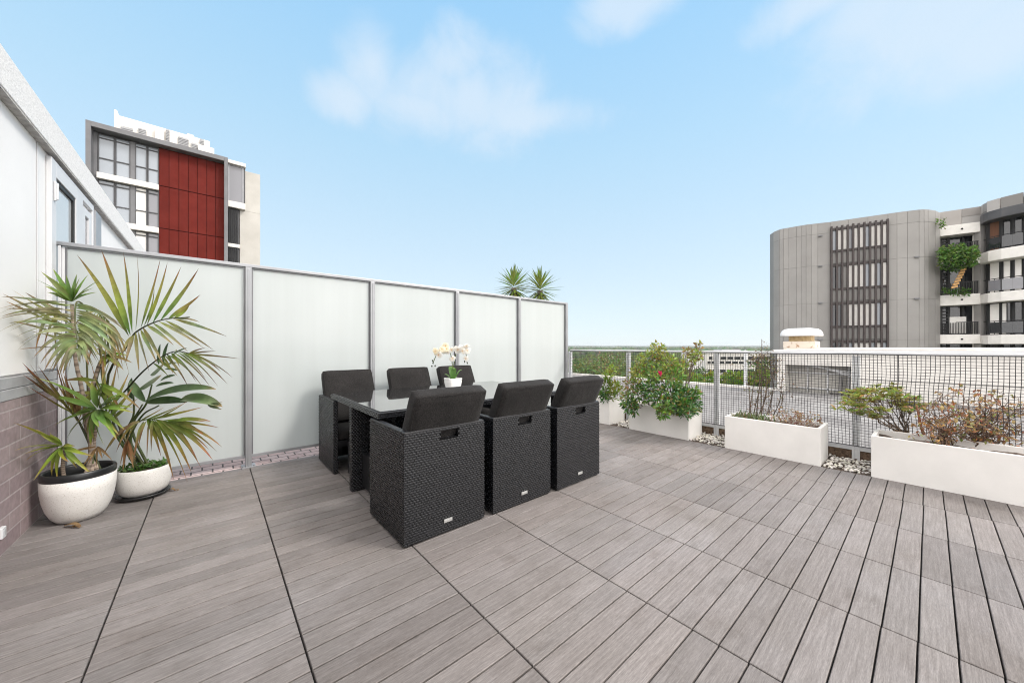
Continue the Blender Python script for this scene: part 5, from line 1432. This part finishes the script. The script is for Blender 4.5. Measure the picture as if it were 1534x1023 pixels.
# lime trees just past the roof edge
for px,tt,ztop in ((1028,46,-2.0),(1048,50,-2.6),(1066,47,-2.3),(1083,52,-3.1),(1100,48,-2.4),(1117,50,-2.5),(1132,47,-1.9),(1010,56,-2.4)):
    p=P(px,HY,tt); s=(ztop-GZ)/10.3; place(2,p.x,p.y,GZ,s)
for px,tt,ztop in ((862,75,-2.2),(880,82,-2.8),(898,70,-3.2),(852,95,-1.8),(915,90,-2.4),(935,80,-3.5),(950,100,-2.5),(968,110,-2.6),(985,85,-3.4),(1005,100,-3.2),(1020,130,-3.4),(1165,70,-1.0),(1180,85,-.6),(870,130,-3.5),(890,150,-4),(920,140,-4),(1040,105,-5)):
    p=P(px,HY,tt); s=(ztop+1.2-GZ)/10.3; place(rf.choice([0,0,1]),p.x,p.y,GZ,s)
for k in range(120):
    px=rf.uniform(800,1240) if k<95 else rf.uniform(-200,1900); tt=rf.uniform(110,520); p=P(px,HY,tt)
    if p.y>30 and p.x<12 : continue
    if 1010<px<1165 and tt<160: continue
    place(rf.choice([0,0,1]),p.x,p.y,GZ,rf.uniform(.8,1.25))
# houses
hp=None
hk=[('roof_red','red tiled suburban house among the far trees','red roofed houses in the far suburb'),('roof_grey','pale suburban house with a grey roof among the far trees','grey roofed houses in the far suburb')]
def make_house(mr,label,group):
    t=thing('house',(0,0,0),label,'house',group)
    mb=MB(); mb.box(-6,6,-4.5,4.5,0,3.2); mb.build('wall',M['offwhite'],t)
    mb=MB()
    v=[mb.vert(p) for p in ((-6.6,-5.1,3.2),(6.6,-5.1,3.2),(6.6,5.1,3.2),(-6.6,5.1,3.2),(-3,0,5.9),(3,0,5.9))]
    mb.face(v[0],v[1],v[5],v[4]); mb.face(v[1],v[2],v[5]); mb.face(v[2],v[3],v[4],v[5]); mb.face(v[3],v[0],v[4]); mb.face(v[3],v[2],v[1],v[0])
    ro=mb.build('roof',M[mr],t); mb=MB(); mb.box(1.5,2.2,.8,1.5,4.4,6.4); mb.build('chimney',M['mauve_brick'],ro)
    for x0 in (-4,1.5):
        for s in (-1,1):
            mb=MB(); mb.box(x0,x0+2,s*4.505,s*4.58,1,2.4); mb.build('window',M['glass_dark'],t)
    mb=MB(); mb.box(-1,0,-4.58,-4.505,0,2.1); mb.build('door',M['timber'],t)
    return t
hs=[make_house(*h) for h in hk]; hu=[0,0]
for px,tt,k in ((862,118,0),(846,150,0),(885,210,0),(905,260,1),(930,190,0),(945,300,1),(975,230,0),(990,330,1),(1015,260,0),(1035,300,1),(1060,240,0),(1090,320,1),(1130,260,0),(1150,340,1),(872,330,0),(915,380,1),(1000,420,0),(1075,400,1),(1120,430,0)):
    p=P(px,HY,tt); o=hs[k] if not hu[k] else copy_tree(hs[k]); hu[k]=1
    o.location=(p.x,p.y,GZ+(3.5 if tt<160 else 2.0)); o.rotation_euler.z=rf.uniform(0,6.28); o.scale=(1.2,1.2,1.2)
    o.location.z=GZ+ (0)
    if tt<160: o.scale=(.95,.95,1.7)
# far off woodland and suburb seen as one mass
mb=MB()
for k in range(3800):
    tt=520*(1+rf.random()**1.6*8.5); px=rf.uniform(700,1330) if k<3000 else rf.uniform(-900,2600); p=P(px,HY,tt)
    cc=jit(rf.choice([(.08,.125,.055),(.11,.15,.065),(.14,.17,.09)]),.25); mb.col=cc
    s=rf.uniform(5,9)*(1+tt/6000); b0=len(mb.v); sd=rf.uniform(0,99)
    for q in ico_v[:12] if False else ico_small:
        dd=1+.3*noise.noise(q*1.5+V((sd,0,0))); mb.vert((p.x+q.x*s*dd,p.y+q.y*s*dd,GZ+s*.7+q.z*s*.8*dd))
    for f in ico_sf: mb.face(*[b0+i for i in f])
tag(mb.build('woodland',M['leaf']),'hazy belt of distant woodland along the horizon','woodland',kind='stuff')
mb=MB()
for k in range(420):
    tt=520*(1+rf.random()**1.5*7); px=rf.uniform(700,1330); p=P(px,HY,tt); v=rf.choice([.5,.6,.75,.7]); w_=rf.uniform(5,10)
    mb.col=(v,v*.97,v*.92) if rf.random()<.6 else (.40,.22,.16); h=rf.uniform(4,11) 
    a_=rf.uniform(0,3); mb.obox(V((p.x,p.y,GZ+h/2)),V((math.cos(a_),math.sin(a_),0))*w_,V((-math.sin(a_),math.cos(a_),0))*w_*.7,V((0,0,h/2)))
tag(mb.build('suburb',M['vcolwall']),'pale distant rooftops scattered through the far woodland','suburb',kind='stuff')

# ================================================================= SKY, SUN, CAMERA
w=bpy.data.worlds.new('World'); sc.world=w; w.use_nodes=True; nt=w.node_tree; nt.nodes.clear()
SUN_EL,SUN_ROT=rad(44),rad(142)
sky=nt.nodes.new('ShaderNodeTexSky'); sky.sky_type='NISHITA'; sky.sun_disc=False; sky.sun_elevation=SUN_EL; sky.sun_rotation=SUN_ROT
sky.air_density=1.0; sky.dust_density=SKY_DUST; sky.ozone_density=1.0; sky.altitude=50
bg=nt.nodes.new('ShaderNodeBackground'); bg.inputs[1].default_value=SKY_STR
out=nt.nodes.new('ShaderNodeOutputWorld'); nt.links.new(bg.outputs[0],out.inputs[0])
tc=nt.nodes.new('ShaderNodeTexCoord')
def vm(op,a,b=None):
    n=nt.nodes.new('ShaderNodeVectorMath'); n.operation=op
    for i,v in enumerate((a,b)):
        if v is None: continue
        if hasattr(v,'is_output'): nt.links.new(v,n.inputs[i])
        else: n.inputs[i].default_value=v
    return n
def mth(op,a,b=0.0,clamp=False):
    n=nt.nodes.new('ShaderNodeMath'); n.operation=op; n.use_clamp=clamp
    for i,v in enumerate((a,b)):
        if hasattr(v,'is_output'): nt.links.new(v,n.inputs[i])
        else: n.inputs[i].default_value=v
    return n.outputs[0]
gen=tc.outputs['Generated']
def skyvec(px,py):
    v=P(px,py,1.0)-V((0,0,CAMH)); return v.normalized()
def blobm(px,py,ax,ay):
    """soft patch of cloud in a direction of the sky (ax, ay angular half sizes)"""
    c=skyvec(px,py); h=V((c.y,-c.x,0)).normalized(); v=h.cross(c)
    a=vm('DOT_PRODUCT',gen,tuple(h)).outputs['Value']; b=vm('DOT_PRODUCT',gen,tuple(v)).outputs['Value']; f=vm('DOT_PRODUCT',gen,tuple(c)).outputs['Value']
    a=mth('DIVIDE',a,ax); b=mth('DIVIDE',b,ay)
    r=mth('SQRT',mth('ADD',mth('MULTIPLY',a,a),mth('MULTIPLY',b,b)))
    m=mth('SUBTRACT',1.0,r,True)
    return mth('MULTIPLY',m,mth('GREATER_THAN',f,0.0))
acc=None
for args in ((690,150,.36,.15),(640,165,.22,.10),(680,95,.12,.11),(800,178,.26,.07),(555,95,.10,.13),(520,150,.10,.08),(940,0,.15,.08),(1300,25,.18,.13),(1420,20,.28,.16),(1500,50,.22,.12),(1230,0,.16,.07)):
    m=blobm(*args); acc=m if acc is None else mth('MAXIMUM',acc,m)
nz=nt.nodes.new('ShaderNodeTexNoise'); nz.inputs['Scale'].default_value=6.5; nz.inputs['Detail'].default_value=7; nz.inputs['Roughness'].default_value=.58; nz.inputs['Distortion'].default_value=.35
nt.links.new(gen,nz.inputs['Vector'])
mr=nt.nodes.new('ShaderNodeMapRange'); mr.interpolation_type='SMOOTHSTEP'
cl=mth('ADD',mth('MULTIPLY',mth('POWER',acc,.7),.9),mth('MULTIPLY',mth('SUBTRACT',nz.outputs[0],.5),1.05))
nt.links.new(cl,mr.inputs[0]); mr.inputs[1].default_value=.22; mr.inputs[2].default_value=.85; mr.inputs[3].default_value=0; mr.inputs[4].default_value=.66
sepz=nt.nodes.new('ShaderNodeSeparateXYZ'); nt.links.new(gen,sepz.inputs[0])
KS=1.0/(SKY_STR*2**EXPO)
rp_=nt.nodes.new('ShaderNodeValToRGB'); cr=rp_.color_ramp
st_=[(0.0,(.80,.92,.985)),(.10,(.755,.895,.985)),(.23,(.67,.855,.99)),(.47,(.515,.785,1.0)),(.70,(.375,.70,1.02)),(1.0,(.20,.48,.90))]
while len(cr.elements)<len(st_): cr.elements.new(.5)
for e,(p,c) in zip(cr.elements,st_): e.position=p; e.color=c4(c)
nt.links.new(sepz.outputs[2],rp_.inputs[0])
sca=vm('SCALE',rp_.outputs[0]); sca.inputs['Scale'].default_value=KS
m0=nt.nodes.new('ShaderNodeMix'); m0.data_type='RGBA'; m0.inputs[0].default_value=.12
nt.links.new(sca.outputs[0],m0.inputs[6]); nt.links.new(sky.outputs[0],m0.inputs[7])
mx=nt.nodes.new('ShaderNodeMix'); mx.data_type='RGBA'; nt.links.new(mr.outputs[0],mx.inputs[0]); nt.links.new(m0.outputs[2],mx.inputs[6]); mx.inputs[7].default_value=tuple(c*KS for c in CLOUD[:3])+(1,)
# broad unseen cloud overhead and behind the view, added as soft neutral fill light
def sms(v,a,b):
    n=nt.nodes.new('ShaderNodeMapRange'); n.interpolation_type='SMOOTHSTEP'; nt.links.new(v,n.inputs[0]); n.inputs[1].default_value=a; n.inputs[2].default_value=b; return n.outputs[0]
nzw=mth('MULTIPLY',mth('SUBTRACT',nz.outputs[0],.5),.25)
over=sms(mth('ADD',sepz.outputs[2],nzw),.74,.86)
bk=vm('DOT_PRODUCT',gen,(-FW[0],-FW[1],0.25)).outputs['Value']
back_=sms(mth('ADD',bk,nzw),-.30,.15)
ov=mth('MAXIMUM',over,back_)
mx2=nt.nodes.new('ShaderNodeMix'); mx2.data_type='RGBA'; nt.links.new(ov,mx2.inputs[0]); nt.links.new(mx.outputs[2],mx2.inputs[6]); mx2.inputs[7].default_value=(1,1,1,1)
mx3=nt.nodes.new('ShaderNodeMix'); mx3.data_type='RGBA'; nt.links.new(back_,mx3.inputs[0]); mx3.inputs[6].default_value=tuple(c*KS for c in FILL_OVER)+(1,); mx3.inputs[7].default_value=tuple(c*KS for c in FILL_BACK)+(1,)
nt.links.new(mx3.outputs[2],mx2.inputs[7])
mx=mx2
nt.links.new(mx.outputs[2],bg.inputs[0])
if HAZE: add_haze(HAZE)
sl=bpy.data.lights.new('sun','SUN'); sl.energy=SUN_E; sl.angle=rad(SUN_ANG); sl.color=(1,.96,.90)
so=bpy.data.objects.new('sun',sl); col.objects.link(so)
sd=V((math.cos(SUN_EL)*math.sin(SUN_ROT),math.cos(SUN_EL)*math.cos(SUN_ROT),math.sin(SUN_EL)))
so.rotation_euler=sd.to_track_quat('Z','Y').to_euler(); so.location=(0,-5,8)
cam=bpy.data.cameras.new('camera'); co=bpy.data.objects.new('camera',cam); col.objects.link(co)
cam.sensor_width=36; cam.lens=FPX/1534*36; cam.clip_start=.05; cam.clip_end=20000
cam.shift_y=(HY-511.5)/1534
co.location=(0,0,CAMH); co.rotation_euler=(rad(90),0,math.atan2(-FW[0],FW[1])); sc.camera=co
sc.view_settings.view_transform='Standard'; sc.view_settings.look='None'; sc.view_settings.exposure=EXPO; sc.view_settings.gamma=1
sc.cycles.max_bounces=8; sc.cycles.diffuse_bounces=4; sc.cycles.glossy_bounces=4; sc.cycles.transmission_bounces=4; sc.cycles.transparent_max_bounces=6
try:
    sc.cycles.use_denoising=DENOISE; sc.cycles.denoiser='OPENIMAGEDENOISE'; sc.cycles.denoising_prefilter='NONE'; sc.cycles.denoising_input_passes='RGB_ALBEDO_NORMAL'; sc.cycles.filter_width=1.1
except Exception: pass
